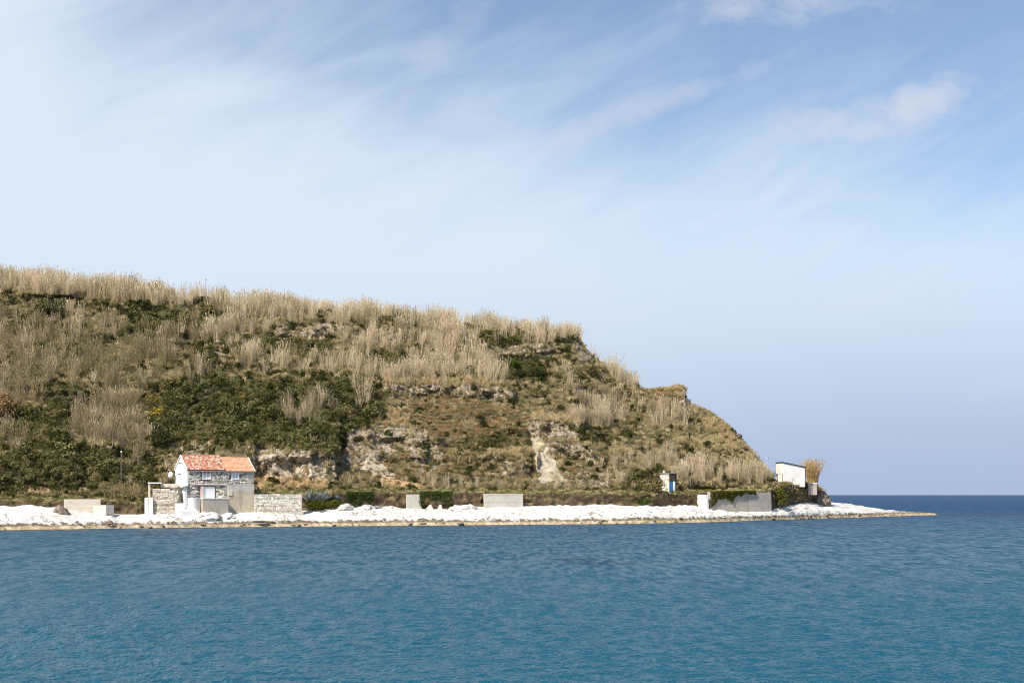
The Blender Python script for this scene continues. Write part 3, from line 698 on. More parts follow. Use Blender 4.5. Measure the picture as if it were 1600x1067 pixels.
    pad = lambda a: np.vstack([a] + [a[-1:] * 0] * len(bx))
    o = grid_mesh('hillside', X, Y, Z, M['ground'], {'rock': pad(rock), 'pale': pad(pale), 'ochre': pad(och), 'green': pad(green)})
    tag(o, 'steep terraced hillside of dry grass, scrub and rock', 'hillside', kind='structure')
    PXp = np.vstack([PX] + [p[None]] * len(bx)); PYp = np.vstack([PY] + [sky[None] - 0] * len(bx))
    return X, Y, Z, PXp, PYp, pad(np.maximum(rock, np.maximum(pale, och * .8))), nr
HX, HY, HZ, HPX, HPY, HROCK, HNR = build_hill()
def hill_pt(px, py):
    # point on the hillside seen at a column and row of the photograph
    c = int(np.argmin(abs(HPX[0] - px))); r = int(np.argmin(abs(HPY[:HNR, c] - py)))
    return Vector((float(HX[r, c]), float(HY[r, c]), float(HZ[r, c])))

# ------------------------------------------------------------------ plants: small meshes that the scatter repeats
def proto_mesh(name, tris, mat):
    mb = MB()
    for t in tris: mb.add(t, [tuple(range(len(t)))])
    me = bpy.data.meshes.new(name); me.from_pydata(mb.v, [], mb.f); me.materials.append(mat); return me
def ribbon(mb, pts, w, side):
    vs = []
    for i, p in enumerate(pts):
        ww = w[i]
        vs += [tuple(Vector(p) - side * ww / 2), tuple(Vector(p) + side * ww / 2)]
    mb.add(vs, [(2 * i, 2 * i + 1, 2 * i + 3, 2 * i + 2) for i in range(len(pts) - 1)])
def reed_tuft(seed, mat, n=36, h=4.0, rad=.75, fan=.16, broken=.13):
    r = random.Random(seed); mb = MB()
    for _ in range(n):
        a = r.uniform(0, 2 * pi); q = rad * math.sqrt(r.random()); base = Vector((q * cos(a), q * sin(a), -.3))
        H = h * r.uniform(.62, 1.08); la = r.uniform(0, 2 * pi); lean = abs(r.gauss(0, fan)) * (3.0 if r.random() < broken else 1.0)
        lv = Vector((cos(la), sin(la), 0)) * lean + Vector((cos(a), sin(a), 0)) * fan * .6 * q / rad
        side = Vector((cos(r.uniform(0, pi)), sin(r.uniform(0, pi)), 0)).normalized()
        P = [base + Vector((0, 0, H * t)) + lv * H * (t ** 1.6) for t in (0, .45, .82, 1.0)]
        ribbon(mb, P, (.042, .04, .033, .018), side)
        # plume
        if r.random() < .7:
            d = Vector((lv.x * .6 + r.uniform(-.1, .1), lv.y * .6 + r.uniform(-.1, .1), 1)).normalized(); L = r.uniform(.3, .6)
            mb.add([P[3] - d * .1, P[3] + d * L * .45 + side * .07, P[3] + d * L, P[3] + d * L * .45 - side * .07], [(0, 1, 2, 3)])
        for _k in range(5):
            t = r.uniform(.3, .95); b0 = base + Vector((0, 0, H * t)) + lv * H * (t ** 1.6)
            aa = r.uniform(0, 2 * pi); dv = Vector((cos(aa), sin(aa), 0)); L = r.uniform(.3, .65)
            s2 = Vector((-dv.y, dv.x, 0))
            tip = b0 + dv * L * .6 + Vector((0, 0, L * r.uniform(-.5, .75)))
            mb.add([b0 - s2 * .025, b0 + s2 * .025, tip], [(0, 1, 2)])
    me = bpy.data.meshes.new('reed_tuft'); me.from_pydata(mb.v, [], mb.f); me.materials.append(mat); return me
def leafy(seed, mat, n=150, rx=.9, rz=.8, leaf=.2, lumps=5):
    r = random.Random(seed); mb = MB()
    L = [(r.uniform(-.5, .5) * rx, r.uniform(-.5, .5) * rx, r.uniform(.1, .6) * rz, r.uniform(.4, .7)) for _ in range(lumps)]
    for _ in range(n):
        lx, ly, lz, lr = r.choice(L)
        d = Vector((r.gauss(0, 1), r.gauss(0, 1), r.gauss(.35, 1))).normalized(); k = lr * r.uniform(.55, 1.08)
        c = Vector((lx, ly, lz)) + Vector((d.x * rx * k, d.y * rx * k, d.z * rz * k))
        if c.z < -.25: c.z = -.25
        nrm = (d + Vector((r.gauss(0, .6), r.gauss(0, .6), r.gauss(.2, .6)))).normalized(); u = nrm.orthogonal().normalized(); w = nrm.cross(u)
        a = r.uniform(0, 2 * pi); u, w = u * cos(a) + w * sin(a), w * cos(a) - u * sin(a)
        s = leaf * r.uniform(.6, 1.3)
        mb.add([c - u * s * .9, c + w * s * .45 + nrm * s * .15, c + u * s, c - w * s * .45 + nrm * s * .1], [(0, 1, 2, 3)])
    me = bpy.data.meshes.new('leaf_clump'); me.from_pydata(mb.v, [], mb.f); me.materials.append(mat); return me
def grass_tuft(seed, mat, n=34, h=.7, rad=.5, w=.05):
    r = random.Random(seed); mb = MB()
    for _ in range(n):
        a = r.uniform(0, 2 * pi); q = rad * math.sqrt(r.random()); b0 = Vector((q * cos(a), q * sin(a), -.12))
        la = r.uniform(0, 2 * pi); H = h * r.uniform(.5, 1.15); le = r.uniform(.1, .75)
        s = Vector((-sin(la), cos(la), 0)); tip = b0 + Vector((cos(la) * le * H, sin(la) * le * H, H))
        mid = b0 + Vector((cos(la) * le * H * .35, sin(la) * le * H * .35, H * .62))
        mb.add([b0 - s * w / 2, b0 + s * w / 2, mid + s * w * .4, tip, mid - s * w * .4], [(0, 1, 2, 3, 4)])
    me = bpy.data.meshes.new('grass_tuft'); me.from_pydata(mb.v, [], mb.f); me.materials.append(mat); return me
def scatter(name, label, cat, pts, scl, rot, meshes):
    """one object of ground cover: geometry nodes repeat a few small meshes on points of the ground"""
    if len(pts) == 0: return
    me = bpy.data.meshes.new(name); me.vertices.add(len(pts)); me.vertices.foreach_set('co', np.asarray(pts, np.float32).ravel())
    a = me.attributes.new('scl', 'FLOAT_VECTOR', 'POINT'); a.data.foreach_set('vector', np.asarray(scl, np.float32).ravel())
    a = me.attributes.new('rot', 'FLOAT_VECTOR', 'POINT'); a.data.foreach_set('vector', np.asarray(rot, np.float32).ravel())
    a = me.attributes.new('pick', 'INT', 'POINT'); a.data.foreach_set('value', rng.integers(0, len(meshes), len(pts)).astype(np.int32))
    o = bpy.data.objects.new(name, me); COL.objects.link(o); tag(o, label, cat, kind='stuff')
    col = bpy.data.collections.new(name + '_kinds')
    for i, m in enumerate(meshes):
        c = bpy.data.objects.new('%s_kind_%02d' % (name, i), m); col.objects.link(c)
    ng = bpy.data.node_groups.new(name, 'GeometryNodeTree')
    ng.interface.new_socket('Geometry', in_out='INPUT', socket_type='NodeSocketGeometry'); ng.interface.new_socket('Geometry', in_out='OUTPUT', socket_type='NodeSocketGeometry')
    gi = ng.nodes.new('NodeGroupInput'); go = ng.nodes.new('NodeGroupOutput'); ip = ng.nodes.new('GeometryNodeInstanceOnPoints'); ci = ng.nodes.new('GeometryNodeCollectionInfo')
    ci.inputs['Collection'].default_value = col; ci.inputs['Separate Children'].default_value = True; ci.inputs['Reset Children'].default_value = True
    def na(n, t):
        k = ng.nodes.new('GeometryNodeInputNamedAttribute'); k.data_type = t; k.inputs['Name'].default_value = n; return k.outputs['Attribute']
    ng.links.new(gi.outputs[0], ip.inputs['Points']); ng.links.new(ci.outputs[0], ip.inputs['Instance']); ip.inputs['Pick Instance'].default_value = True
    ng.links.new(na('pick', 'INT'), ip.inputs['Instance Index']); ng.links.new(na('rot', 'FLOAT_VECTOR'), ip.inputs['Rotation']); ng.links.new(na('scl', 'FLOAT_VECTOR'), ip.inputs['Scale'])
    ng.links.new(ip.outputs[0], go.inputs[0])
    md = o.modifiers.new('scatter', 'NODES'); md.node_group = ng
    return o
def cells(X, Y, Z):
    P = np.stack([X, Y, Z], -1); a = P[1:, :-1] - P[:-1, :-1]; b = P[:-1, 1:] - P[:-1, :-1]
    return np.linalg.norm(np.cross(a, b), axis=-1)
def sample(X, Y, Z, dens, area):
    lam = dens * area; n = rng.poisson(np.clip(lam, 0, 50)); r, c = np.nonzero(n); k = n[r, c]
    r = np.repeat(r, k); c = np.repeat(c, k); u = rng.random(len(r))[:, None]; w = rng.random(len(r))[:, None]
    P = np.stack([X, Y, Z], -1)
    q = P[r, c] * (1 - u) * (1 - w) + P[r, c + 1] * u * (1 - w) + P[r + 1, c] * (1 - u) * w + P[r + 1, c + 1] * u * w
    return q, r, c
def rots(n, tilt=.06): return np.stack([rng.normal(0, tilt, n), rng.normal(0, tilt, n), rng.uniform(0, 2 * pi, n)], -1)
def scls(n, lo, hi, k=None):
    s = rng.uniform(lo, hi, n); s = s if k is None else s * k
    return np.stack([s * rng.uniform(.85, 1.15, n), s * rng.uniform(.85, 1.15, n), s], -1)

def plant_hill():
    area = cells(HX, HY, HZ); area = np.minimum(area, 3.0)
    px = HPX[:-1, :-1]; py = HPY[:-1, :-1]
    jx = px + 22 * (fbm(px / 26, py / 20, 3, 201) - .5) + 8 * (fbm(px / 6, py / 6, 2, 203) - .5); jy = py + 18 * (fbm(px / 22, py / 22, 3, 202) - .5) + 6 * (fbm(px / 5, py / 5, 2, 204) - .5)
    R = softzone(REED, px, py, 5, .8); S = softzone(SHRUB, px, py); B = softzone(BRACK, px, py); G = zone(GRASSY, jx, jy)
    rock = HROCK[:-1, :-1]
    back = np.arange(HX.shape[0] - 1)[:, None] >= HNR - 1
    R = np.where(back & (px < 905) , 1.0 * (HY[:-1, :-1] < 300), np.where(back, .25 * ((px > 920) & (px < 1015)), R))
    dk = np.clip(S, 0, 1.2); 
    patchy = sstep(fbm(px / 24, py / 11, 4, 211), .34, .58)
    R = R * np.where(py < 482, .45 + .55 * patchy, .14 + .86 * patchy) * (1 - .8 * sstep(rock, .35, .8) * (~back))
    gap = sstep(fbm(px / 75, (py + .06 * px) / 10, 3, 281), .53, .63) * sstep(py, 462, 478) * (1 - sstep(py, 600, 625)) * (px < 915) * (~back) * (1 - .65 * ((px > 505) & (px < 750) & (py > 522)))
    R = R * (1 - .88 * gap)
    clear = 1 - .72 * sstep(rock, .3, .8) - .26 * sstep(rock, 1.0, 1.25)
    S = np.maximum(S, .42 * (R < .3)) * clear * (.35 + .65 * sstep(fbm(px / 14, py / 10, 4, 221), .32, .6)); 
    G = np.maximum(G, .55 - .3 * R) * (1 - .6 * sstep(rock, .3, .8)) * (1 - .7 * np.clip(dk, 0, 1)) * (1 - .55 * np.clip(B, 0, 1))
    S = np.maximum(S, 1.0 * gap * (zone(REED, jx, jy) > .5)); dk = np.maximum(dk, .75 * gap)
    S = np.where(R > .5, S * .28, S); B = B * clear
    S = np.where(zone(GRASSY, jx, jy) > .9, S * .35, S)
    S = np.where(B > .8, S * .45, S)
    gr = softzone(REED_GREEN, px, py, 5, 1.6); gy = softzone(REED_GREY, px, py, 5, 1.6)
    tall = .52 + .46 * fbm(px / 40, py / 30, 3, 231)
    tall = np.where(back | (py < 500), tall * 1.1, tall)
    short = np.where((py > 700) & (px < 1040), .62, 1.0)
    lf = .85 * (1 - sstep(jx, 300, 380)) * sstep(jy, 470, 500) * (~back)
    kinds = (('reeds', 'tall dry straw coloured reeds covering crest and upper slopes', M['reed'], R * (1 - .75 * np.clip(gr, 0, 1)) * (1 - .8 * np.clip(gy, 0, 1)) * (1 - lf), 4.1),
             ('brown_reeds', 'weathered brown reeds filling the left middle slope', M['reed_brown'], R * (1 - .75 * np.clip(gr, 0, 1)) * lf, 4.0),
             ('green_reeds', 'half green reeds spread over the left upper slope', M['reed_green'], R * np.clip(gr, 0, 1) * .75 + R * .35 * sstep(fbm(px / 34, py / 16, 3, 261), .5, .66), 3.9),
             ('grey_reeds', 'greyish dead reeds in thin stands on lower slopes', M['reed_grey'], R * np.clip(gy, 0, 1) * .85 + R * .4 * sstep(fbm(px / 26, py / 18, 3, 271), .5, .66), 3.8))
    for k, (nm, lb, mt, dn, h) in enumerate(kinds):
        q, r, c = sample(HX, HY, HZ, dn * .72, area)
        scatter(nm, lb, 'reeds', q, scls(len(q), .6, 1.12, (tall * short)[r, c]), rots(len(q), .11), [reed_tuft(10 * k + i, mt, h=h) for i in range(5)])
        print(nm, len(q))
    # shrubs
    
    mixn = fbm(px / 30, py / 24, 3, 241)
    q, r, c = sample(HX, HY, HZ, S * (.36 + .64 * np.clip(dk, 0, 1)) * .9 * sstep(mixn, .25, .6), area)
    scatter('scrub', 'dark green evergreen scrub in mounds on the slope', 'scrub', q, scls(len(q), .5, 1.35), rots(len(q), .2), [leafy(300 + i, M['leaf_dark'], 150, leaf=.17) for i in range(5)]); print('dark', len(q))
    q, r, c = sample(HX, HY, HZ, S * np.clip(dk, 0, 1) * 1.3, area)
    scatter('green_scrub', 'mid green bushy scrub filling the left middle slope', 'scrub', q, scls(len(q), .35, 1.2, np.where(rng.random(len(q)) < .1, 1.8, 1.0)), rots(len(q), .25), [leafy(310 + i, M['leaf_mid'], 150, leaf=.16) for i in range(5)]); print('mid', len(q))
    gold = zone(GOLD, jx * .25 + px * .75, jy * .25 + py * .75)
    q, r, c = sample(HX, HY, HZ, gold * 2.4, area)
    scatter('golden_grass', 'golden dry grass lining the terrace edges', 'grass', q, scls(len(q), .7, 1.3), rots(len(q), .15), [grass_tuft(390 + i, M['grass_gold'], h=.8) for i in range(3)]); print('gold', len(q))
    q, r, c = sample(HX, HY, HZ, S * (1 - .55 * np.clip(dk, 0, 1)) * 1.5, area)
    scatter('low_scrub', 'olive and dry low scrub between the terraces', 'scrub', q, scls(len(q), .35, .85), rots(len(q), .2), [leafy(320 + i, M['leaf_olive'], 120, leaf=.15) for i in range(4)]); print('olive', len(q))
    q, r, c = sample(HX, HY, HZ, np.maximum(B * 1.5, .10 * clear), area)
    scatter('bracken', 'rust brown dead bracken on the middle slope', 'bracken', q, scls(len(q), .35, .75), rots(len(q), .25), [leafy(340 + i, M['bracken'], 90, leaf=.19, rz=.5) for i in range(4)]); print('bracken', len(q))
    q, r, c = sample(HX, HY, HZ, G * 1.15, area)
    scatter('dry_grass', 'short ochre grass on terrace edges and right flank', 'grass', q, scls(len(q), .6, 1.25), rots(len(q), .15), [grass_tuft(360 + i, M['grass_dry']) for i in range(4)]); print('grass', len(q))
    q, r, c = sample(HX, HY, HZ, np.maximum(.25 * S, .4 * ((px > 400) & (px < 600) & (py > 588) & (py < 612))), area)
    scatter('green_grass', 'green grass tufts on the shaded terraces', 'grass', q, scls(len(q), .6, 1.2), rots(len(q), .15), [grass_tuft(380 + i, M['grass_green']) for i in range(3)]); print('ggrass', len(q))
plant_hill()
def plant_terrace():
    area = cells(TX, TY, TZ); px = TP[:-1, :-1]; rows = np.arange(TX.shape[0] - 1)[:, None] + 0 * px
    top = rows >= 10
    houseout = 1 - ((px > 232) & (px < 398) & (rows < 22))
    front = sstep(34 - rows, 0, 6)
    q, r, c = sample(TX, TY, TZ, top * (px < 1290) * 1.6 * houseout * (.4 + .6 * sstep(fbm(px / 30, rows / 6, 3, 401), .3, .6)), area)
    scatter('terrace_grass', 'green and ochre grass along the flat terrace top', 'grass', q, scls(len(q), .35, .8), rots(len(q), .15), [grass_tuft(400 + i, M['grass_green'] if i % 2 else M['grass_dry'], h=.6) for i in range(4)]); print('tg', len(q))
    edge = (rows >= 5) & (rows <= 13)
    wallgap = ((px > 98) & (px < 160)) | ((px > 634) & (px < 662)) | ((px > 755) & (px < 820)) | ((px > 1084) & (px < 1206)) | ((px > 232) & (px < 474))
    dn = edge * (1 - wallgap) * 2.2 * sstep(fbm(px / 16, rows / 4, 3, 411), .36, .62) * (.25 + .75 * ((px > 960) | (px < 240) | ((px > 470) & (px < 640))))
    q, r, c = sample(TX, TY, TZ, dn, area)
    scatter('bank_scrub', 'olive scrub hanging over the edge of the earth bank', 'scrub', q, scls(len(q), .3, .62), rots(len(q), .3), [leafy(420 + i, M['leaf_olive'], 110, leaf=.15) for i in range(4)]); print('bank', len(q))
    dn = (rows >= 16) * (px < 1035) * houseout * .5 * sstep(fbm(px / 14, rows / 6, 3, 431), .42, .62) + (rows > 12) * ((px > 130) & (px < 232)) * .9
    q, r, c = sample(TX, TY, TZ, dn, area)
    scatter('foot_scrub', 'mixed olive bushes at the foot of the hill', 'scrub', q, scls(len(q), .4, .95), rots(len(q), .2), [leafy(440 + i, M['leaf_olive'] if i % 3 else M['leaf_dark'], 120, leaf=.16) for i in range(4)]); print('foot', len(q))
    dn = (rows >= 11) * (rows < 26) * ((px > 1212) & (px < 1285)) * 1.6 + (rows >= 3) * (rows < 12) * (px > 1238) * (px < 1288) * 1.0
    q, r, c = sample(TX, TY, TZ, dn, area)
    scatter('mound_grass', 'dry tufts on the mound in front of the white shed', 'grass', q, scls(len(q), .5, 1.0), rots(len(q), .2), [leafy(460, M['bracken'], 100, leaf=.15, rz=.5), grass_tuft(461, M['grass_dry']), leafy(462, M['leaf_olive'], 100, leaf=.14, rz=.5)]); print('mound', len(q))
plant_terrace()
# ------------------------------------------------------------------ stone work
def stone_face(mb, L, z0, z1, y=0.0, size=(.34, .20), depth=.14, holes=(), course=True, gap=.03, skip=0.0, slope=None):
    """rough stones standing proud of a wall face that looks towards -y, x 0..L"""
    z = z0
    while z < z1 - .05:
        h = min(size[1] * random.uniform(.7, 1.35), z1 - z); x = random.uniform(-.1, 0)
        while x < L - .05:
            w = size[0] * random.uniform(.55, 1.6); xa, xb = max(x, 0) + gap / 2, min(x + w, L) - gap / 2; x += w
            if xb - xa < .06 or random.random() < skip: continue
            if slope and z + h > slope((xa + xb) / 2): continue
            if any(xb > a and xa < b and z + h > c and z < d for a, b, c, d in holes): continue
            j = lambda k=.028: random.uniform(-k, k)
            za, zb = z + gap / 2, z + h - gap / 2; o = random.uniform(.015, .06); c = min(.05, (xb - xa) * .25)
            bk = [(xa + j(.01), y + depth, za), (xb + j(.01), y + depth, za), (xb + j(.01), y + depth, zb), (xa + j(.01), y + depth, zb)]
            md = [(xa + j(), y, za + j()), (xb + j(), y, za + j()), (xb + j(), y, zb + j()), (xa + j(), y, zb + j())]
            ft = [(xa + c + j(), y - o + j(.015), za + c * .7), (xb - c + j(), y - o + j(.015), za + c * .7), (xb - c + j(), y - o + j(.015), zb - c * .7), (xa + c + j(), y - o + j(.015), zb - c * .7)]
            f = [(8, 9, 10, 11)]
            for q in range(4):
                f += [(q, (q + 1) % 4, 4 + (q + 1) % 4, 4 + q), (4 + q, 4 + (q + 1) % 4, 8 + (q + 1) % 4, 8 + q)]
            mb.add(bk + md + ft, f)
        z += h

# ------------------------------------------------------------------ the stone house
HA = radians(31); HO = Vector(((293 - 800) / F * 177, 177, 1.6))
def hx(px, y=0.0):
    k = (px - 800) / F; c, s_ = cos(HA), sin(HA)
    return (k * (HO.y + c * y) - HO.x + s_ * y) / (c - k * s_)
def hz(py, x, y=0.0): return zat(py, HO.y + sin(HA) * x + cos(HA) * y) - HO.z
def build_house():
    t = empty('stone_house', HO, HA)
    tag(t, 'two storey stone house with a half old half new tiled roof', 'house')
    W, Dp = 9.5, 5.5; E1, E2 = 6.55, 6.38; R1, R2 = 8.42, 8.2; SP_ = 5.35
    mid = 4.32
    mb = MB(); mb.box(.12, SP_, .1, Dp, -1.5, E1); mb.box(SP_, W - .12, .1, Dp, -1.5, E2)
    for x0, x1, e, r in ((.12, SP_, E1, R1 - .12), (SP_, W - .12, E2, R2 - .12)):
        mb.prism([(.1, e), (Dp, e), (Dp / 2, r)], x0, x1, 'x')
    mb.build('wall', M['mortar'], t)
    g = MB(); g.prism([(-.02, mid - .15), (Dp, mid - .15), (Dp, E1 - .02), (Dp / 2, R1 - .06), (-.02, E1 - .02)], -.1, .12, 'x')
    gw = g.build('gable_wall', M['plaster_white'], t); gw['label'] = 'white plastered end wall'
    g = MB(); g.prism([(.0, -1.5), (Dp, -1.5), (Dp, E2), (Dp / 2, R2 - .06), (.0, E2)], W - .12, W + .02, 'x'); g.build('gable_wall', M['plaster_tan'], t)
    # openings measured on the front
    wins = []
    for a, b, c, d in ((317.5, 328, 735, 748), (363, 372.5, 735, 748)):
        x0, x1 = hx(a), hx(b); wins.append((x0, x1, hz(d, x0), hz(c, x0)))
    sx0, sx1 = hx(314), hx(335.5); sz0, sz1 = hz(778, sx0), hz(759.5, sx0)
    px1 = hx(355)
    st = MB(); stone_face(st, W, mid + .05, E2 + .02, 0.0, holes=[(a - .14, b + .14, c - .12, d + .12) for a, b, c, d in wins]); 
    st2 = MB(); stone_face(st, hx(356), -1.2, mid - .12, 0.0, holes=[(sx0 - .35, sx1 + .1, sz0 - .2, sz1 + .25)])
    st.build('stone', M['stone_house'], t, kind='stuff')
    f = MB(); f.cbox(0.0, SP_ + .05, -.06, .2, E1 - .38, E1 + .02, .02); f.build('fascia', M['white_paint'], t)
    f = MB(); f.cbox(hx(298), W + .02, -.1, .12, mid - .1, mid + .04, .02); f.build('string_course', M['plaster_rim'], t)
    # plastered ground floor on the right
    pb = MB(); pb.cbox(px1, W + .04, -.09, .12, -1.6, hz(768, px1), .03); pb.build('plaster_base', M['plaster_tan'], t)
    pb = MB(); pb.cbox(px1 + .01, W + .035, -.075, .12, hz(768, px1) + .003, mid - .105, .02); pb.build('plaster_band', M['plaster_rim'], t)
    nb = MB(); x0, x1 = hx(356.5), hx(363); nb.cbox(x0, x1, -.16, -.085, hz(774, x0), hz(765.5, x0), .02); nb.build('wall_hatch', M['concrete_cream'], t)
    for i, (a, b, c, d) in enumerate(wins):
        fr = MB(); w = .12
        fr.box(a - w, a, -.05, .09, c - .1, d + .1); fr.box(b, b + w, -.05, .09, c - .1, d + .1)
        fr.box(a, b, -.05, .09, d, d + .1); fr.box(a, b, -.08, .09, c - .1, c)
        fo = fr.build('window', M['white_paint'], t)
        p = MB(); p.box(a, b, .04, .095, c, d); p.build('pane', M['glass'], fo)
        p = MB(); m_ = (a + b) / 2; p.box(m_ - .03, m_ + .03, .0, .04, c, d); p.build('mullion', M['white_paint'], fo)
        if i == 0:
            p = MB(); p.box(a + .01, b - .01, .02, .038, d - .38, d - .01); p.build('blind', M['brick'], fo)
    # wide white shutter with its reddish hood and pale pink post
    s = MB(); s.box(sx0 + .35, sx1, -.02, .1, sz0, sz1 - .05)
    so_ = s.build('shutter', M['white_paint'], t); so_['label'] = 'wide closed white roller shutter'
    for k in range(7):
        z = sz0 + (sz1 - sz0 - .1) * (k + .5) / 7; q = MB(); q.box(sx0 + .36, sx1 - .01, -.035, -.022, z - .085, z + .085); q.build('slat', M['white_paint'], so_)
    q = MB(); q.cbox(sx0 - .05, sx0 + .33, -.18, .1, sz0 - .5, sz1, .02); q.build('door_post', M['pink'], t)
    h = MB(); x0, x1 = hx(301), hx(350); h.prism([(-.24, sz1 + .20), (-.24, sz1 + .27), (.1, sz1 + .32), (.1, sz1 + .22)], x0, x1, 'x'); h.build('hood', M['pink'], t)
    # roofs
    def roof(x0, x1, e, r, mat, name_lab, seed):
        R = MB(); ov = .26; ry = Dp / 2
        sl_ = (r - e) / ry
        R.prism([(-ov, e - ov * sl_), (ry, r), (Dp + ov, e - ov * sl_), (Dp + ov, e - ov * sl_ - .1), (ry, r - .12), (-ov, e - ov * sl_ - .1)], x0, x1, 'x')
        ro = R.build('roof', M['tile_new'] if seed else M['tile_old'], t); ro['label'] = name_lab
        T = MB(); n = int((x1 - x0) / .235); rows_ = 10; L = math.hypot(ry + ov, (ry + ov) * sl_)
        ca, sa = (ry + ov) / L, (ry + ov) * sl_ / L
        rr = random.Random(seed)
        for side in (0, 1):
            for k in range(rows_):
                for c in range(n):
                    a0 = k * L / rows_ - .03; a1 = (k + 1) * L / rows_ + .03
                    lift0, lift1 = .075 + rr.uniform(-.012, .02), .03
                    xc = x0 + (c + .5) * (x1 - x0) / n + rr.uniform(-.012, .012); w = .105; vs_ = []
                    for a, lf_ in ((a0, lift0), (a1, lift1)):
                        for dx, up in ((-w, -.03), (-w * .55, .045), (w * .55, .045), (w, -.03)):
                            yy = -ov + a * ca - (lf_ + up) * sa; zz = e - ov * sl_ + a * sa + (lf_ + up) * ca
                            vs_.append((xc + dx, yy if side == 0 else Dp - yy, zz))
                    T.add(vs_, [(0, 1, 5, 4), (1, 2, 6, 5), (2, 3, 7, 6), (0, 3, 2, 1)])
        for c in range(int((x1 - x0) / .36)):
            xa = x0 + c * .36; vs_ = []
            for x in (xa - .02, xa + .38):
                for yy, zz in ((-.16, -.03), (-.09, .10), (.09, .10), (.16, -.03)): vs_.append((x, ry + yy, r + zz + (.02 if x < xa else 0)))
            T.add(vs_, [(0, 1, 5, 4), (1, 2, 6, 5), (2, 3, 7, 6)])
        T.build('tile', mat, ro, kind='stuff')
        v = MB(); x = x0 - .04 if seed == 0 else x1 + .02
        v.prism([(-ov, e - ov * sl_ - .06), (-ov, e - ov * sl_ + .12), (ry, r + .14), (Dp + ov, e - ov * sl_ + .12), (Dp + ov, e - ov * sl_ - .06), (ry, r - .04)], x - .05, x + .05, 'x'); v.build('verge', M['white_paint'], ro)
    roof(-.12, SP_, E1, R1, M['tile_old'], 'older roof half of mixed red and whitish tiles', 0)
    roof(SP_ + .02, W + .15, E2, R2, M['tile_new'], 'newer roof half of even orange tiles', 3)
    # things fixed on the end wall
    for yy, zz in ((2.6, 7.35), (2.75, 5.85)):
        l = MB(); l.tube((-.1, yy, zz), (-.32, yy, zz + .05), .035, n=6); l.cbox(-.44, -.26, yy - .17, yy + .17, zz - .12, zz + .08, .03); l.build('wall_lamp', M['dark_metal'], t)
    d = MB(); c = Vector((-.75, 5.35, 5.75)); ax = Vector((-.8, -.5, .3)).normalized(); u = ax.orthogonal().normalized(); w = ax.cross(u)
    vs_ = [tuple(c)]; fs = []
    for ri, rr_ in enumerate((.16, .31, .41)):
        for k in range(18):
            a = 2 * pi * k / 18; vs_.append(tuple(c + (u * cos(a) + w * sin(a)) * rr_ + ax * (.16 * (rr_ / .41) ** 2)))
    for k in range(18): fs.append((0, 1 + k, 1 + (k + 1) % 18))
    for ri in range(2):
        for k in range(18): fs.append((1 + ri * 18 + k, 1 + (ri + 1) * 18 + k, 1 + (ri + 1) * 18 + (k + 1) % 18, 1 + ri * 18 + (k + 1) % 18))
    d.add(vs_, fs); do = d.build('satellite_dish', M['white_paint'], t, smooth=True)
    sm = do.modifiers.new('thickness', 'SOLIDIFY'); sm.thickness = .025
    b = MB(); b.tube(c, (-.1, 5.2, 5.5), .04, n=6); b.tube(c, c + ax * .5, .02, n=5); b.build('dish_arm', M['dark_metal'], do)
    # white porch under the end wall, with an open doorway
    p = MB(); z1 = mid - .2
    p.cbox(-.55, -.02, -.05, .35, -1.6, z1 - .1, .03); p.cbox(-.55, -.02, 3.6, Dp + .3, -1.6, z1 - .1, .03); p.box(-.5, -.06, .352, 3.598, 3.1, z1 - .12)
    po = p.build('porch_wall', M['plaster_white'], t)
    q = MB(); q.box(-.3, -.12, .36, 3.59, -1.4, 3.095); q.build('doorway', M['concrete_cream'], po)
    q = MB(); q.box(-.36, -.302, .9, 1.95, .55, 2.75); q.build('door', M['wood'], po)
    q = MB(); q.prism([(-.02, z1), (-.02, z1 + .14), (-.85, z1 - .12), (-.85, z1 - .24)], -.3, Dp + .4, 'y'); q.build('porch_roof', M['plaster_rim'], po)
    return t
build_house()

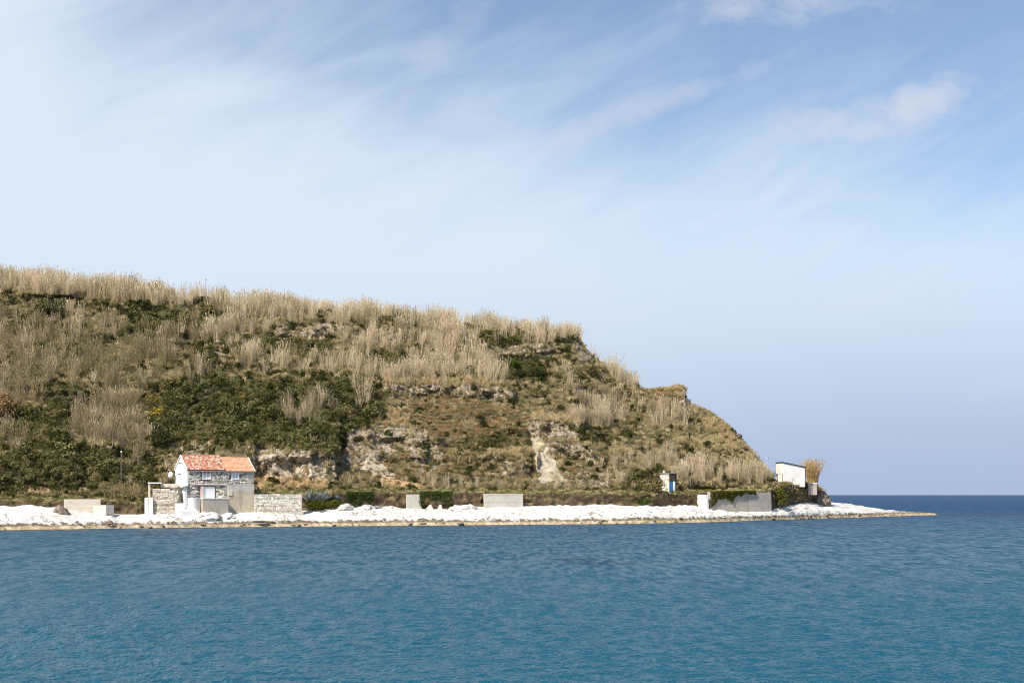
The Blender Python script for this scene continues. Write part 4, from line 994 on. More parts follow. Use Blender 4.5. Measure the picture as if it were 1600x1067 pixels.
def build_house_yard():
    # grey terrace block before the house
    y0 = -2.1; x0, x1 = hx(317, y0), hx(357, y0); zt = hz(778.5, x0, y0)
    t = empty('terrace_block', HO, HA); tag(t, 'grey rendered terrace block standing before the house front', 'terrace wall')
    b = MB(); b.cbox(x0, x1, y0, -.12, -2.2, zt - .1, .03); b.build('block', M['concrete_grey'], t)
    b = MB(); b.cbox(x0 - .08, x1 + .06, y0 - .06, -.11, zt - .098, zt + .03, .02); b.build('coping', M['plaster_white'], t)
    # low white parapet with its post, left of the block
    t = empty('parapet', HO, HA); tag(t, 'low white parapet wall between steps and grey terrace block', 'parapet')
    xa, xb = hx(292, -1.3), x0 - .09
    b = MB(); n = 8; prev = None
    pts = [(xa + (xb - xa) * k / n, -1.25 - .35 * sin(pi * k / n)) for k in range(n + 1)]
    for k in range(n):
        (ax, ay), (bx, by) = pts[k], pts[k + 1]; top = hz(777.5, ax, -1.3)
        b.add([(ax, ay, -1.5), (bx, by, -1.5), (bx, by + .2, -1.5), (ax, ay + .2, -1.5), (ax, ay, top), (bx, by, top), (bx, by + .2, top), (ax, ay + .2, top)],
              [(0, 1, 5, 4), (1, 2, 6, 5), (2, 3, 7, 6), (3, 0, 4, 7), (4, 5, 6, 7)])
    b.build('wall', M['plaster_white'], t)
    b = MB(); b.cbox(xa - .35, xa + .02, -1.35, -.95, -1.5, hz(767.5, xa, -1.3), .03); b.build('post', M['plaster_white'], t)
    # white steps going down to the rocks
    t = empty('stone_steps', HO, HA); tag(t, 'white washed steps leading down from the porch to rocks', 'steps')
    zs = hz(786, -.5, -.6)
    for k in range(5):
        s = MB(); s.cbox(-1.9 + .1 * k, hx(297, -1.6) + .3 * k, -.75 - .3 * k, -.45 - .3 * k + .03, -1.6, zs - .26 * k, .025); s.build('step', M['plaster_white'], t)
    # dry stone wall to the right of the house
    A = Vector((HO.x + cos(HA) * 9.55 - sin(HA) * -.05, HO.y + sin(HA) * 9.55 + cos(HA) * -.05, 0)); B = at(472, 800, 184.3)
    d = Vector((B.x - A.x, B.y - A.y, 0)); L = d.length; a = math.atan2(d.y, d.x)
    t = empty('dry_stone_wall', (A.x, A.y, 0), a); tag(t, 'long pale dry stone wall joined to the right of the house', 'stone wall')
    zt = zat(773.2, 183)
    c = MB(); c.box(0.02, L - .05, .1, .9, -.3, zt - .05); c.build('core', M['mortar_pale'], t)
    s = MB(); stone_face(s, L, .6, zt, 0.0, size=(.34, .17), depth=.3); s.build('stone', M['stone_wall'], t, kind='stuff')
    cp = MB(); x = 0
    while x < L - .1:
        w = min(random.uniform(.35, .8), L - x); cp.box(x + .01, x + w - .01, -.04, .95, zt, zt + random.uniform(.08, .16), .02); x += w
    cp.build('coping_stone', M['stone_wall'], t, kind='stuff')
    f = MB(); f.cbox(L * .66, L + .15, -.35, .5, -.6, zat(800.5, 184), .04); f.build('footing', M['concrete_pale'], t)
    # stone wall, gate post and shade roof on the left of the house
    A = at(238.5, 800, 174.9); B = at(277, 800, 175.6); d = B - A; L = math.hypot(d.x, d.y); a = math.atan2(d.y, d.x)
    t = empty('garden_wall', (A.x, A.y, 0), a); tag(t, 'tan rubble stone wall rising left of the white porch', 'stone wall')
    zt = zat(768, 174.5)
    c = MB(); c.box(.02, L, .1, .8, .0, zt - .05); c.build('core', M['mortar_pale'], t)
    s = MB(); stone_face(s, L, .7, zt, 0.0, size=(.5, .16), depth=.25); s.build('stone', M['stone_tan'], t, kind='stuff')
    s = MB(); stone_face(s, L - .35, zt + .01, zat(763.5, 174.5), .02, size=(.9, .2), depth=.5, skip=.1); s.build('coping_stone', M['stone_tan'], t, kind='stuff')
    t = empty('shade_roof', (A.x, A.y, 0), a); tag(t, 'small white slab roof on a concrete post behind the rubble wall', 'shade roof')
    zr = zat(753.4, 175.5); k = 175.5 / F
    r = MB(); r.cbox(-.7, 1.15, .85, 2.6, zr - .17, zr, .03); r.build('slab', M['plaster_white'], t)
    r = MB(); r.cbox(1.0, 3.35, 1.2, 3.0, zr - .70, zr - .2, .04); r.build('beam', M['stone_tan'], t)
    for xx in (-.5,):
        r = MB(); r.cbox(xx - .14, xx + .14, .95, 1.23, .5, zr - .222, .02); r.build('post', M['concrete_cream'], t)
    r = MB(); r.box(2.9, 3.15, 1.3, 1.55, .5, zr - .79); r.build('post', M['wood'], t)
    G = at(226, 800, 174.2)
    t = empty('gate_post', (G.x, G.y, 0), a); tag(t, 'pair of low white gate posts left of the rubble wall', 'gate post')
    zg = zat(777.5, 174.2)
    r = MB(); r.cbox(0, .42, 0, .5, .2, zg, .03); r.cbox(.62, 1.08, .0, .5, .2, zg + .05, .03); r.box(.42, .62, .1, .4, .2, zg - .9); r.build('post', M['plaster_white'], t)
build_house_yard()

# ------------------------------------------------------------------ concrete walls along the shore
def wall_box(name, label, cat, pA, DA, pB, DB, pyT, pyB, thick, mat, batter=0.0, extra=1.5, cap=None, group=None, lines=3, slant=(0, 0)):
    A = at(pA, 790, DA); B = at(pB, 790, DB); d = Vector((B.x - A.x, B.y - A.y)); L = d.length
    zt = zat(pyT, (DA + DB) / 2); zb = zat(pyB, (DA + DB) / 2) - extra
    t = empty(name, (A.x, A.y, 0), math.atan2(d.y, d.x)); tag(t, label, cat, group)
    n = max(1, lines); hgt = zt - zb; w = MB()
    # poured in lifts: each lift a little in or out of line with the one below
    for k in range(n):
        z0 = zb + hgt * k / n; z1 = zb + hgt * (k + 1) / n; o = random.uniform(-.02, .02); f0 = 1 - k / n; f1 = 1 - (k + 1) / n
        sa0, sa1 = slant[0] * f0, slant[0] * f1; sb0, sb1 = slant[1] * f0, slant[1] * f1
        y0, y1 = o - batter * f0, o - batter * f1
        w.add([(-sa0, y0, z0), (L + sb0, y0, z0), (L + sb0, thick, z0), (-sa0, thick, z0), (-sa1, y1, z1 - .012), (L + sb1, y1, z1 - .012), (L + sb1, thick, z1 - .012), (-sa1, thick, z1 - .012)],
              [(0, 1, 5, 4), (1, 2, 6, 5), (2, 3, 7, 6), (3, 0, 4, 7), (4, 5, 6, 7), (3, 2, 1, 0)])
    w.build('wall', mat, t)
    if cap:
        c = MB(); c.cbox(-.05, L + .05, -.06, thick + .05, zt - .008, zt + .1, .02); c.build('coping', cap, t)
    return t
def build_walls():
    D = lambda p: float(DS(p))
    wall_box('concrete_wall', 'cream concrete wall with board lines, leftmost on the shore', 'concrete wall', 100, D(100) - .9, 157, D(157) - .7, 779.5, 797, .5, M['concrete_cream'], lines=5)
    a = radians(-20); A = at(145.5, 790, 172.6)
    t = empty('concrete_block', (A.x, A.y, 0), a); tag(t, 'stained concrete block in front of the cream wall', 'concrete block')
    b = MB(); b.cbox(0, 2.1, 0, 1.75, .2, zat(789.5, 172.6), .05); b.build('block', M['concrete_cream'], t)
    b = MB(); b.cbox(.25, 1.85, .25, 1.5, zat(789.5, 172.6) + .002, zat(788.6, 172.6), .02); b.build('lid', M['concrete_grey'], t)
    wall_box('concrete_wall', 'narrow pale concrete buttress wall beside the dark hedge', 'concrete wall', 636, D(636) - .7, 655.5, D(655) - .7, 772, 793, .7, M['concrete_pale'], slant=(-.05, .55), lines=4)
    wall_box('concrete_wall', 'long pale grey concrete wall set into the brown earth bank', 'concrete wall', 757, D(757) - .8, 817, D(817) - .8, 772.5, 792, .6, M['concrete_pale'], cap=M['concrete_cream'], slant=(-.15, .1))
    wall_box('concrete_wall', 'bright white end wall next to the ivy', 'concrete wall', 1087.5, D(1087) + 1.2, 1103, D(1103) - 1.6, 772.5, 795, .5, M['plaster_white'], slant=(0, .3))
    wall_box('retaining_wall', 'big grey retaining wall with ivy hanging over its top', 'retaining wall', 1109, D(1109) - 1.2, 1204.5, D(1204) - 1.0, 768.7, 797, .6, M['concrete_grey'], batter=.25, lines=3)
    # small wedge shaped buttresses that show under the hedge
    for p, w, lab in ((672, 1.5, 'larger white wedge buttress under the dark hedge'), (688, 1.0, 'smaller white wedge buttress under the dark hedge')):
        A = at(p, 795, D(p) - 1.2); z0, z1 = zat(797, A.y) - .8, zat(788, A.y)
        m = MB(); m.add([(-w, -.5, z0), (w * .7, -.5, z0), (w * .7, .5, z0), (-w, .5, z0), (-.12, .1, z1), (.12, .1, z1), (.12, .4, z1), (-.12, .4, z1)], [(0, 1, 5, 4), (1, 2, 6, 5), (2, 3, 7, 6), (3, 0, 4, 7), (4, 5, 6, 7)])
        o = m.build('buttress', M['concrete_pale']); o.location = (A.x, A.y, 0); tag(o, lab, 'buttress', 'wedge buttresses under the hedge')
build_walls()

# ------------------------------------------------------------------ blue door hut, white shed, gate, planter
def build_right():
    # half buried hut
    D0 = 215.6; A = at(1045.5, 770, D0); a = radians(34)
    t = empty('stone_hut', (A.x, A.y, zat(770.5, D0)), a); tag(t, 'small half buried stone hut with a bright blue door', 'hut')
    H = 3.45
    m = MB(); m.box(.03, 1.75, .08, 2.4, -.6, H - .15); m.build('wall', M['hut_shade'], t)  # shaded front: its darkness is put into the wall colour
    # lit side wall of pale stones (it looks towards -x): build in a turned part
    m = MB(); stone_face(m, 2.4, .2, H - .15, 0.0, size=(.4, .22), depth=.05); 
    m.v = [(y_, 2.42 - x_, z_) for x_, y_, z_ in m.v]; m.build('stone', M['stone_wall'], t, kind='stuff')
    m = MB(); m.cbox(-.14, 1.85, -.12, 2.5, H - .148, H, .03); m.build('roof', M['mortar'], t)
    m = MB(); m.cbox(-.1, .0, -.08, .05, -.6, 1.95, .02); m.cbox(.85, 1.3, -.1, .07, -.6, 2.0, .02); m.build('door_jamb', M['plaster_white'], t)
    m = MB(); m.cbox(-.1, .12, -.09, .05, 1.95, 2.6, .02); m.build('brick_pier', M['brick'], t)
    m = MB(); m.cbox(.02, .84, -.04, .07, -.3, 1.98, .015); do = m.build('door', M['blue_paint'], t)
    m = MB(); m.tube((.7, -.1, .9), (.7, -.04, .9), .04, n=6); m.build('handle', M['dark_metal'], do)
    m = MB(); m.box(.12, 1.3, -.02, .075, 2.02, H - .16); m.build('dark_opening', M['hut_shade'], t)  # dark panel painting the shade of the opening above the door
    m = MB(); m.cbox(-.1, .22, 1.2, 1.5, H + .002, H + .35, .03); m.build('chimney_stub', M['stone_wall'], t)
    # white shed
    D0 = 243.0; A = at(1224, 755, D0); a = radians(14); zb = zat(755.5, D0)
    t = empty('shed', (A.x, A.y, zb), a); tag(t, 'white rendered shed with a dark sloping roof edge', 'shed')
    W, Dp = 4.45, 3.1; zl, zr = zat(722.8, D0) - zb, zat(730, D0) - zb
    m = MB(); m.prism([(0, -.6), (W, -.6), (W, zr), (0, zl)], 0, Dp, 'y'); m.build('wall', M['plaster_white'], t)
    m = MB(); m.prism([(-.12, zl + .02), (W + .28, zr - .03), (W + .28, zr + .14), (-.12, zl + .17)], -.16, Dp + .16, 'y'); m.build('roof', M['dark_metal'], t)
    m = MB(); m.cbox(W + .002, W + .16, .3, 1.3, .1, 2.05, .02); m.build('door', M['dark_metal'], t)
    m = MB(); m.tube((W + .1, -.05, -.3), (W + .1, -.05, zr - .1), .06, n=6); m.build('drainpipe', M['dark_metal'], t)
    # metal gate left of it
    B = at(1206.5, 755, 241.5); C_ = at(1223, 755, 241.0); d = C_ - B; L = math.hypot(d.x, d.y)
    t = empty('metal_gate', (B.x, B.y, zat(754, 241.2)), math.atan2(d.y, d.x)); tag(t, 'thin dark metal gate between hill foot and white shed', 'gate')
    h = zat(740.5, 241.2) - zat(754, 241.2)
    for x in (.02, L * .5, L - .02):
        m = MB(); m.box(x - .05, x + .05, -.05, .05, -.8, h); m.build('gate_post', M['dark_metal'], t)
    m = MB(); m.box(.05, L - .05, -.025, .025, h - .09, h - .03); m.build('rail', M['dark_metal'], t)
    for k in range(5):
        x = .2 + k * (L * .5 - .3) / 4; m = MB(); m.box(x - .012, x + .012, -.012, .012, h * .35, h - .091); m.build('bar', M['dark_metal'], t)
    m = MB(); m.box(.05, L * .5 - .05, -.02, .02, h * .31, h * .345); m.build('rail', M['dark_metal'], t)
    E = at(1207, 755, 243); t2 = empty('white_wall', (E.x, E.y, zat(757, 243)), radians(14)); tag(t2, 'low white wall seen through the metal gate', 'wall')
    m = MB(); m.cbox(0, 1.55, 0, .2, -.8, zat(746.5, 243) - zat(757, 243), .02); m.build('wall', M['plaster_white'], t2)
    for px, py0, py1, lab in ((1238, 747.5, 757, 'short grey post in front of the white shed'), (1215, 755, 766, 'thin grey post below the metal gate')):
        P = at(px, py1, 240.2); m = MB(); m.tube((0, 0, -.6), (0, 0, zat(py0, 240.2) - P.z), .07, .06, n=8); m.tube((0, 0, zat(py0, 240.2) - P.z), (0, 0, zat(py0, 240.2) - P.z + .08), .09, .09, n=8)
        o = m.build('post', M['concrete_grey']); o.location = P; tag(o, lab, 'post', 'small posts by the shed')
    # grey planter wall with a pale cap and reeds behind it
    D0 = 246.5; A = at(1263, 765, D0); t = empty('planter', (A.x, A.y, zat(765, D0)), radians(4)); tag(t, 'grey block planter with pale rim right of the shed', 'planter')
    h = zat(754.3, D0) - zat(765, D0); W = 1.75
    m = MB(); m.cbox(0, W, 0, 1.6, -1.0, h - .1, .03); m.build('block', M['concrete_grey'], t)
    m = MB(); m.cbox(-.06, W + .05, -.06, 1.66, h - .098, h + .04, .02); m.build('rim', M['plaster_white'], t)
    P = at(1270, 756, D0 + 2.6)
    t = empty('reed_clump', (P.x, P.y, P.z)); tag(t, 'single fan of golden reeds behind the planter', 'reeds')
    M['reed_gold'] = leaf_mat('golden_reed', [(.50, .34, .15), (.62, .45, .22), (.56, .40, .19), (.70, .53, .29)], .25)
    o = link('stalks', reed_tuft(900, M['reed_gold'], n=520, h=4.5, rad=.95, fan=.27, broken=0), None, t, 'stuff')
    m = MB()
    for k in range(9): a = k * .7; m.tube((.5 * cos(a), .5 * sin(a), -.5), (.62 * cos(a), .62 * sin(a), .5), .09, .05, n=6)
    m.build('stem', M['reed_gold'], t, 'stuff')
build_right()

# ------------------------------------------------------------------ individual plants
def bush(name, label, px, py, D, rx, h, mat, n=420, leaf=.22, seed=0, group=None, dz=0.0, flat=1.0, cat='shrub'):
    P = at(px, py, D) if D else hill_pt(px, py)
    t = empty(name, (P.x, P.y, P.z + dz)); tag(t, label, cat, group)
    r = random.Random(seed); mb = MB(); lumps = []
    for k in range(7):
        a = r.uniform(0, 2 * pi); q = math.sqrt(r.random()) * rx * .62
        lumps.append((q * cos(a), q * sin(a) * flat, h * r.uniform(.35, .68), r.uniform(.38, .58)))
    for _ in range(n):
        lx, ly, lz, lr = r.choice(lumps)
        d = Vector((r.gauss(0, 1), r.gauss(0, 1), r.gauss(.25, 1))).normalized(); k = lr * r.uniform(.6, 1.08)
        c = Vector((lx + d.x * rx * k, ly + d.y * rx * k * flat, max(.02, lz + d.z * h * k * .85)))
        nn = (d + Vector((r.gauss(0, .55), r.gauss(0, .55), r.gauss(.2, .55)))).normalized(); u = nn.orthogonal().normalized(); w = nn.cross(u); a = r.uniform(0, 6.28)
        u, w = u * cos(a) + w * sin(a), w * cos(a) - u * sin(a); s = leaf * r.uniform(.6, 1.3)
        mb.add([c - u * s * .9, c + w * s * .5 + nn * s * .15, c + u * s, c - w * s * .5 + nn * s * .1], [(0, 1, 2, 3)])
    me = bpy.data.meshes.new('crown'); me.from_pydata(mb.v, [], mb.f); link('crown', me, mat, t)
    st = MB()
    for lx, ly, lz, lr in lumps[:4]: st.tube((lx * .12, ly * .12, -.5), (lx * .8, ly * .8, lz), .07, .025, n=5)
    st.build('stem', M['bark'], t, 'stuff')
    return t
def ivy(label, pA, DA, pB, DB, pyT, lens, mat, seed, dens=55, name='ivy', cat='ivy', thick=.28):
    """creeper hanging down a wall face from pA to pB; lens(f) is how far it hangs (m)"""
    A = at(pA, pyT, DA); B = at(pB, pyT, DB); d = B - A; L = math.hypot(d.x, d.y); e = Vector((d.x / L, d.y / L, 0)); nrm = Vector((e.y, -e.x, 0))
    t = empty(name, A); tag(t, label, cat); r = random.Random(seed); mb = MB()
    n = int(L * dens)
    for _ in range(n):
        f = r.random(); ln = lens(f) * (.55 + .75 * float(vnoise(f * L * 1.6, 0, seed))); z = .22 - ln * r.random() ** 1.15
        c = e * (f * L) + nrm * (r.uniform(.02, thick) * (1 - .4 * abs(z) / (ln + .1))) + Vector((0, 0, z + (B.z - A.z) * f))
        nn = (nrm + Vector((r.gauss(0, .5), r.gauss(0, .5), r.gauss(.4, .5)))).normalized(); u = nn.orthogonal().normalized(); w = nn.cross(u); a = r.uniform(0, 6.28)
        u, w = u * cos(a) + w * sin(a), w * cos(a) - u * sin(a); s = r.uniform(.10, .22)
        mb.add([c - u * s * .9, c + w * s * .6, c + u * s, c - w * s * .6], [(0, 1, 2, 3)])
    me = bpy.data.meshes.new('leaves'); me.from_pydata(mb.v, [], mb.f); link('leaves', me, mat, t, 'stuff')
    st = MB()
    for k in range(max(2, int(L / 1.2))):
        f = (k + .5) / max(2, int(L / 1.2)); p0 = e * (f * L) + nrm * .06; st.tube(p0 + Vector((0, 0, .2)), p0 + Vector((r.uniform(-.2, .2), 0, -lens(f) * .7)), .025, .012, n=5)
    st.build('stem', M['bark'], t, 'stuff')
def build_plants():
    D = lambda p: float(DS(p))
    M['ivy'] = leaf_mat('ivy_leaves', [(.075, .08, .014), (.12, .12, .022), (.17, .155, .035)], .25)
    M['leaf_hedge'] = leaf_mat('hedge_leaves', [(.022, .04, .010), (.04, .062, .014), (.06, .08, .022)], .2)
    # on the big retaining wall
    ivy('yellowish green ivy falling from the top of the big retaining wall', 1110, D(1109) - 1.45, 1180, D(1180) - 1.3, 769,
        lambda f: 2.1 * max(.22, 1 - f * 1.1) + 1.4 * math.exp(-((f - .46) / .05) ** 2) + 1.7 * math.exp(-((f - .03) / .07) ** 2) + .5 * math.exp(-((f - .68) / .04) ** 2), M['ivy'], 5, 190)
    ivy('dark hedge hanging on the bank beside the narrow buttress wall', 655, D(655) - 1.1, 707, D(707) - 1.0, 770, lambda f: 1.9 - .5 * math.exp(-((f - .35) / .12) ** 2), M['leaf_hedge'], 9, 170, 'hanging_hedge', 'hedge', .5)
    ivy('dark hedge hanging on the bank behind the white outcrop', 541, D(541) - 1.0, 583, D(583) - 1.0, 770.5, lambda f: 2.1, M['leaf_hedge'], 13, 170, 'hanging_hedge', 'hedge', .5)
    bush('shrub', 'green bush spilling down right of the big retaining wall', 1219, 791, 231.5, 2.0, 3.3, M['ivy'], 900, .2, 21)
    bush('shrub', 'low bright green bush below the agaves', 492, 797, D(492) - .6, 2.2, 1.4, M['ivy'], 700, .18, 22, flat=.6)
    bush('shrub', 'low green bush between the agaves and the dark hedge', 521, 795, D(521) - .5, 1.9, 1.3, M['ivy'], 600, .18, 23, flat=.6)
    bush('shrub', 'green tuft on the bank below the blue door hut', 1008, 788, D(1008) - .4, 1.4, 1.0, M['leaf_green'], 400, .16, 24, flat=.6)
    bush('shrub', 'dark round evergreen left of the old roof', 249, 703, None, 2.1, 3.6, M['leaf_dark'], 900, .24, 25, dz=-.3)
    bush('shrub', 'yellow flowering broom, lower of the two on the left slope', 245, 655, None, 1.6, 1.7, M['leaf_yellow'], 260, .15, 26, dz=.2)
    bush('shrub', 'yellow flowering broom, upper of the two on the left slope', 236, 634, None, 1.5, 1.6, M['leaf_yellow'], 210, .15, 27, dz=.2)
    bush('shrub', 'small yellow broom deep in the dark green scrub', 378, 626, None, .8, .9, M['leaf_yellow'], 90, .13, 28, dz=.3)
    bush('shrub', 'broad olive bush among pale reeds in the upper middle', 602, 575, None, 4.2, 3.0, M['leaf_olive'], 1300, .24, 29, dz=-.3, flat=.6)
    bush('shrub', 'dark bush among reeds near the left edge', 80, 502, None, 2.8, 3.2, M['leaf_dark'], 900, .26, 30, dz=-.3)
    bush('shrub', 'dark green bush with yellow tips below the right crest', 800, 577, None, 2.4, 2.2, M['leaf_green'], 700, .22, 31, dz=-.2)
    bush('shrub', 'wide dark bush below the right crest beside the reeds', 836, 590, None, 2.6, 2.4, M['leaf_dark'], 800, .24, 32, dz=-.2)
    bush('shrub', 'grey olive bush under the cliff end on the right crest', 930, 588, None, 2.8, 2.6, M['leaf_olive'], 800, .24, 33, dz=-.2)
    bush('shrub', 'big dark bush left of the blue door hut', 1022, 772, 213.2, 2.0, 2.7, M['leaf_olive'], 1100, .24, 34, dz=-.2)
    bush('shrub', 'rust brown bush at the left edge of the slope', 8, 650, None, 2.6, 4.2, M['bracken'], 800, .26, 35, dz=-.2)
    bush('shrub', 'round dark bush growing on the rock face behind the house', 458, 722, None, .7, .9, M['leaf_dark'], 200, .14, 36, dz=-.3)
    bush('shrub', 'dark bush at the foot of the rock face', 423, 752, None, .8, .9, M['leaf_dark'], 220, .14, 37, dz=-.2)
    # agaves
    lf = bpy.data.meshes.new('leaf'); bm = bmesh.new()
    secs = [(0, .07, .0), (.35, .10, .16), (.8, .085, .5), (1.2, .05, .86), (1.5, .004, 1.12)]
    rows_ = []
    for x, w, z in secs: rows_.append([bm.verts.new((x * .72, -w, z + .03)), bm.verts.new((x * .72 + .02, 0, z - .03)), bm.verts.new((x * .72, w, z + .03)), bm.verts.new((x * .72 - .02, 0, z + .045))])
    for a, b in zip(rows_, rows_[1:]):
        for k in range(4): bm.faces.new((a[k], a[(k + 1) % 4], b[(k + 1) % 4], b[k]))
    bm.to_mesh(lf); bm.free(); lf.materials.append(M['agave'])
    r = random.Random(44)
    for px, py, sc, lab in ((484, 783, 1.25, 'large blue grey agave at the end of the dry stone wall'), (497, 785, 1.1, 'blue grey agave in the middle of the agave row'), (508, 781, .85, 'smallest agave, nearest the dark hedge'), (526, 781, .6, 'lone little agave on the grass beside the hanging hedge')):
        P = at(px, py, D(px) + .4); t = empty('agave', P); tag(t, lab, 'agave', 'agaves above the shore')
        for k in range(24):
            o = bpy.data.objects.new('leaf', lf); COL.objects.link(o); o.parent = t; el_ = (k % 3) * .38 + r.uniform(-.08, .1)
            o.rotation_euler = (0, -el_ + .25, k * 2.399 + r.uniform(-.2, .2)); s = sc * r.uniform(.8, 1.1); o.scale = (s, s, s)
build_plants()

# ------------------------------------------------------------------ boulders on the shore
def boulder(label, px, py, D, sx, sy, sz, seed, mat, rot=0.0, group=None):
    bm = bmesh.new(); bmesh.ops.create_icosphere(bm, subdivisions=4, radius=1)
    co = np.array([v.co[:] for v in bm.verts]); d = co / np.linalg.norm(co, axis=1)[:, None]
    n = fbm(d[:, 0] * 1.6 + seed * 3.1 + d[:, 2], d[:, 1] * 1.6 + d[:, 2] * 1.3, 4, seed, ridged=True) - .6
    n2 = np.round((vnoise(d[:, 0] * 1.4 + 5, d[:, 1] * 1.4 + d[:, 2] * 2.0, seed + 9)) * 3) / 3 - .5
    co = d * (1 + .8 * n + .3 * n2)[:, None] * np.array([sx, sy, sz])
    for v, c in zip(bm.verts, co): v.co = c
    me = bpy.data.meshes.new('boulder'); bm.to_mesh(me); bm.free(); me.materials.append(mat)
    o = bpy.data.objects.new('boulder', me); COL.objects.link(o); o.location = at(px, py, D); o.rotation_euler = (0, 0, rot); tag(o, label, 'boulder', group)
def build_boulders():
    W = lambda p: float(DW(p))
    M['rock_brown'] = surf('brown_shore_rock', (.20, .15, .115), (.30, .235, .18), 1.4, .95, (.13, .10, .075), 1.0, bump_s=.8, bump_d=.12)
    g = 'boulders on the shore'
    boulder('big brown slab leaning left of the cream concrete wall', 96, 808, W(96) + 5.2, 1.2, 1.0, 1.35, 3, M['rock_brown'], .5, g)
    boulder('white hump of rock under the grey terrace block', 328, 809, W(328) + 1.4, 1.5, 1.0, .8, 4, M['shore'], .2, g)
    boulder('white rock at the right foot of the grey terrace block', 357, 811, W(357) + 1.6, 1.0, .8, .8, 5, M['shore'], 1.2, g)
    boulder('low brown rock heap by the water below the dry stone wall', 408, 818, W(408) + 1.2, 2.4, 1.0, .55, 6, M['rock_brown'], .5, g)
    boulder('small dark rock at the waterline below the concrete block', 171, 820, W(171) + 1.0, .7, .6, .6, 7, M['rock_brown'], .3, g)
    boulder('peaked white outcrop in front of the agaves', 539, 800, D_(539), 1.5, 1.2, 1.15, 8, M['shore'], .9, g)
    boulder('white outcrop in front of the brown earth bank', 569, 800, D_(569), 1.6, 1.1, 1.0, 9, M['shore'], .1, g)
    boulder('broad white outcrop right of the hanging hedge', 722, 801, D_(722), 2.6, 1.2, 1.15, 10, M['shore'], .4, g)
    boulder('small brown rock on the white shelf below the blue door hut', 1012, 815, W(1012) + 2, 1.2, .7, .5, 11, M['rock_brown'], .4, g)
    boulder('dark pitted rock below the white end wall', 1088, 808, W(1088) + 5, 1.0, .8, .7, 12, M['shore'], .4, g)
    boulder('brown rock at the seaward end of the earth bank', 1284, 783, 252, 1.6, 1.4, 1.7, 14, M['rock_brown'], .7, g)
D_ = lambda p: float(DS(p)) - 1.4
build_boulders()

def shore_stones():
    M['stone_wet'] = surf('waterline_stones', (.17, .13, .09), (.40, .32, .22), .5, .9, (.09, .07, .05), .35)
    kinds = []
    for k in range(4):
        bm = bmesh.new(); bmesh.ops.create_icosphere(bm, subdivisions=2, radius=1); r = random.Random(70 + k)
        for v in bm.verts: v.co = Vector((v.co.x * (1.0 + .25 * k % .6), v.co.y * .85, v.co.z * .6)) * (1 + r.uniform(-.16, .16))
        me = bpy.data.meshes.new('stone_shape'); bm.to_mesh(me); bm.free(); me.materials.append(M['stone_wet']); kinds.append(me)
    area = cells(SX, SY, SZ); z = SZ[:-1, :-1]; px = SP[None, :-1] + 0 * z
    near = (np.arange(SX.shape[0] - 1)[:, None] < 40)
    dn = near * (z > -.12) * (z < .75) * (px < 1462) * 1.5 * sstep(fbm(px / 22, z * 2, 3, 601), .40, .62)
    q, r_, c = sample(SX, SY, SZ, dn, area)
    s_ = rng.uniform(.10, .26, len(q)) * np.where(rng.random(len(q)) < .08, 2.3, 1.0)
    scatter('shore_stones', 'brown and tan stones scattered along the waterline', 'stones', q, np.stack([s_ * rng.uniform(.8, 1.5, len(q)), s_ * rng.uniform(.8, 1.3, len(q)), s_], -1), rots(len(q), .25), kinds); print('stones', len(q))
shore_stones()

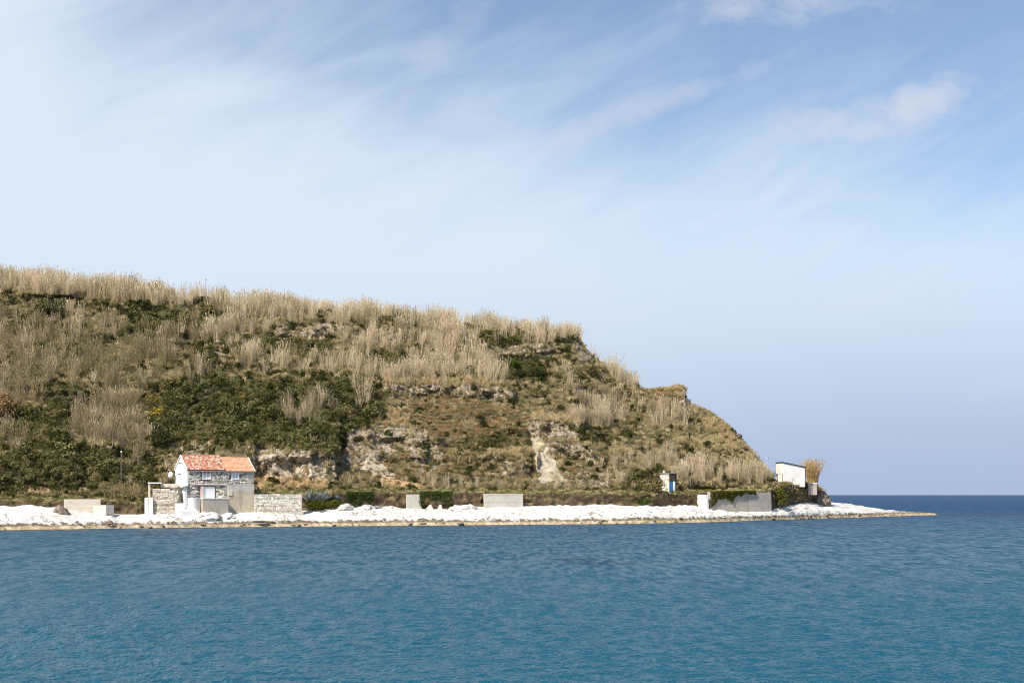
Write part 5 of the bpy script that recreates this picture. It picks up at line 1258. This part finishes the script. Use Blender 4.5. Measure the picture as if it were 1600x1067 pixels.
# ------------------------------------------------------------------ pole, gulls, small red thing
def build_small():
    P = hill_pt(189, 758); t = empty('utility_pole', P); tag(t, 'slim dark wooden pole with a white top on the slope', 'pole')
    h = zat(704, P.y) - P.z
    m = MB(); m.tube((0, 0, -.8), (0, 0, h - .25), .11, .08, n=10); m.build('pole', M['bark'], t)
    m = MB(); m.tube((0, 0, h - .25), (0, 0, h - .12), .13, .13, n=10); m.tube((0, 0, h - .12), (0, 0, h), .10, .05, n=10); m.build('insulator', M['white_paint'], t)
    P = at(671, 769.5, float(DT_edge(671)) + 1.2); t = empty('red_marker', P); tag(t, 'tiny bright red pointed object on the terrace edge', 'marker')
    m = MB(); m.tube((0, 0, -.05), (0, 0, .45), .22, .03, n=10); m.build('cone', M['red'], t)
    m = MB(); m.tube((0, 0, -.2), (0, 0, -.04), .27, .25, n=10); m.build('foot', M['red'], t)
    for px, py, D, rz, up, lab in ((1199, 716, 238, .4, .35, 'white gull with dark wing flying left of the shed'), (1270, 718, 244, 2.0, .3, 'white gull flying above the golden reeds'), (1184.5, 712.5, 236, 1.2, .5, 'white gull close to the hill edge')):
        t = empty('gull', at(px, py, D), rz); tag(t, lab, 'gull', 'gulls in the air')
        b = bmesh.new(); bmesh.ops.create_uvsphere(b, u_segments=12, v_segments=8, radius=1)
        for v in b.verts:
            x = v.co.x; v.co = (x * .30, v.co.y * .085 * (1 - .35 * max(0, -x)), v.co.z * .085 + .02 * x)
        me = bpy.data.meshes.new('body'); b.to_mesh(me); b.free(); me.polygons.foreach_set('use_smooth', [True] * len(me.polygons)); bo = link('body', me, M['bird_white'], t)
        m = MB(); m.tube((.29, 0, .02), (.37, 0, .0), .022, .005, n=5); m.build('beak', M['tile_new'], bo)
        m = MB(); m.add([(-.26, -.03, .0), (-.26, .03, .0), (-.42, .08, .01), (-.42, -.08, .01), (-.34, 0, .03)], [(0, 1, 4), (1, 2, 4), (2, 3, 4), (3, 0, 4), (0, 3, 2, 1)]); m.build('tail', M['bird_white'], bo)
        for s in (-1, 1):
            m = MB(); ch = [(.0, .10, 0), (.28, .12, up * .5), (.55, .08, up * .55), (.78, .015, up * .45)]
            vs_ = []
            for y_, c_, z_ in ch: vs_ += [(.06 + c_ * .6 - y_ * .12, s * (y_ + .05), z_), (.06 - c_ - y_ * .12, s * (y_ + .05), z_), (.06 - y_ * .12, s * (y_ + .05), z_ + .02)]
            fs = []
            for k in range(3):
                for a_, b_ in ((0, 2), (2, 1), (1, 0)): fs.append((3 * k + a_, 3 * k + b_, 3 * k + 3 + b_, 3 * k + 3 + a_))
            fs += [(0, 1, 2), (9, 11, 10)]
            m.add(vs_, fs); m.build('wing', M['bird_grey'], t)
build_small()
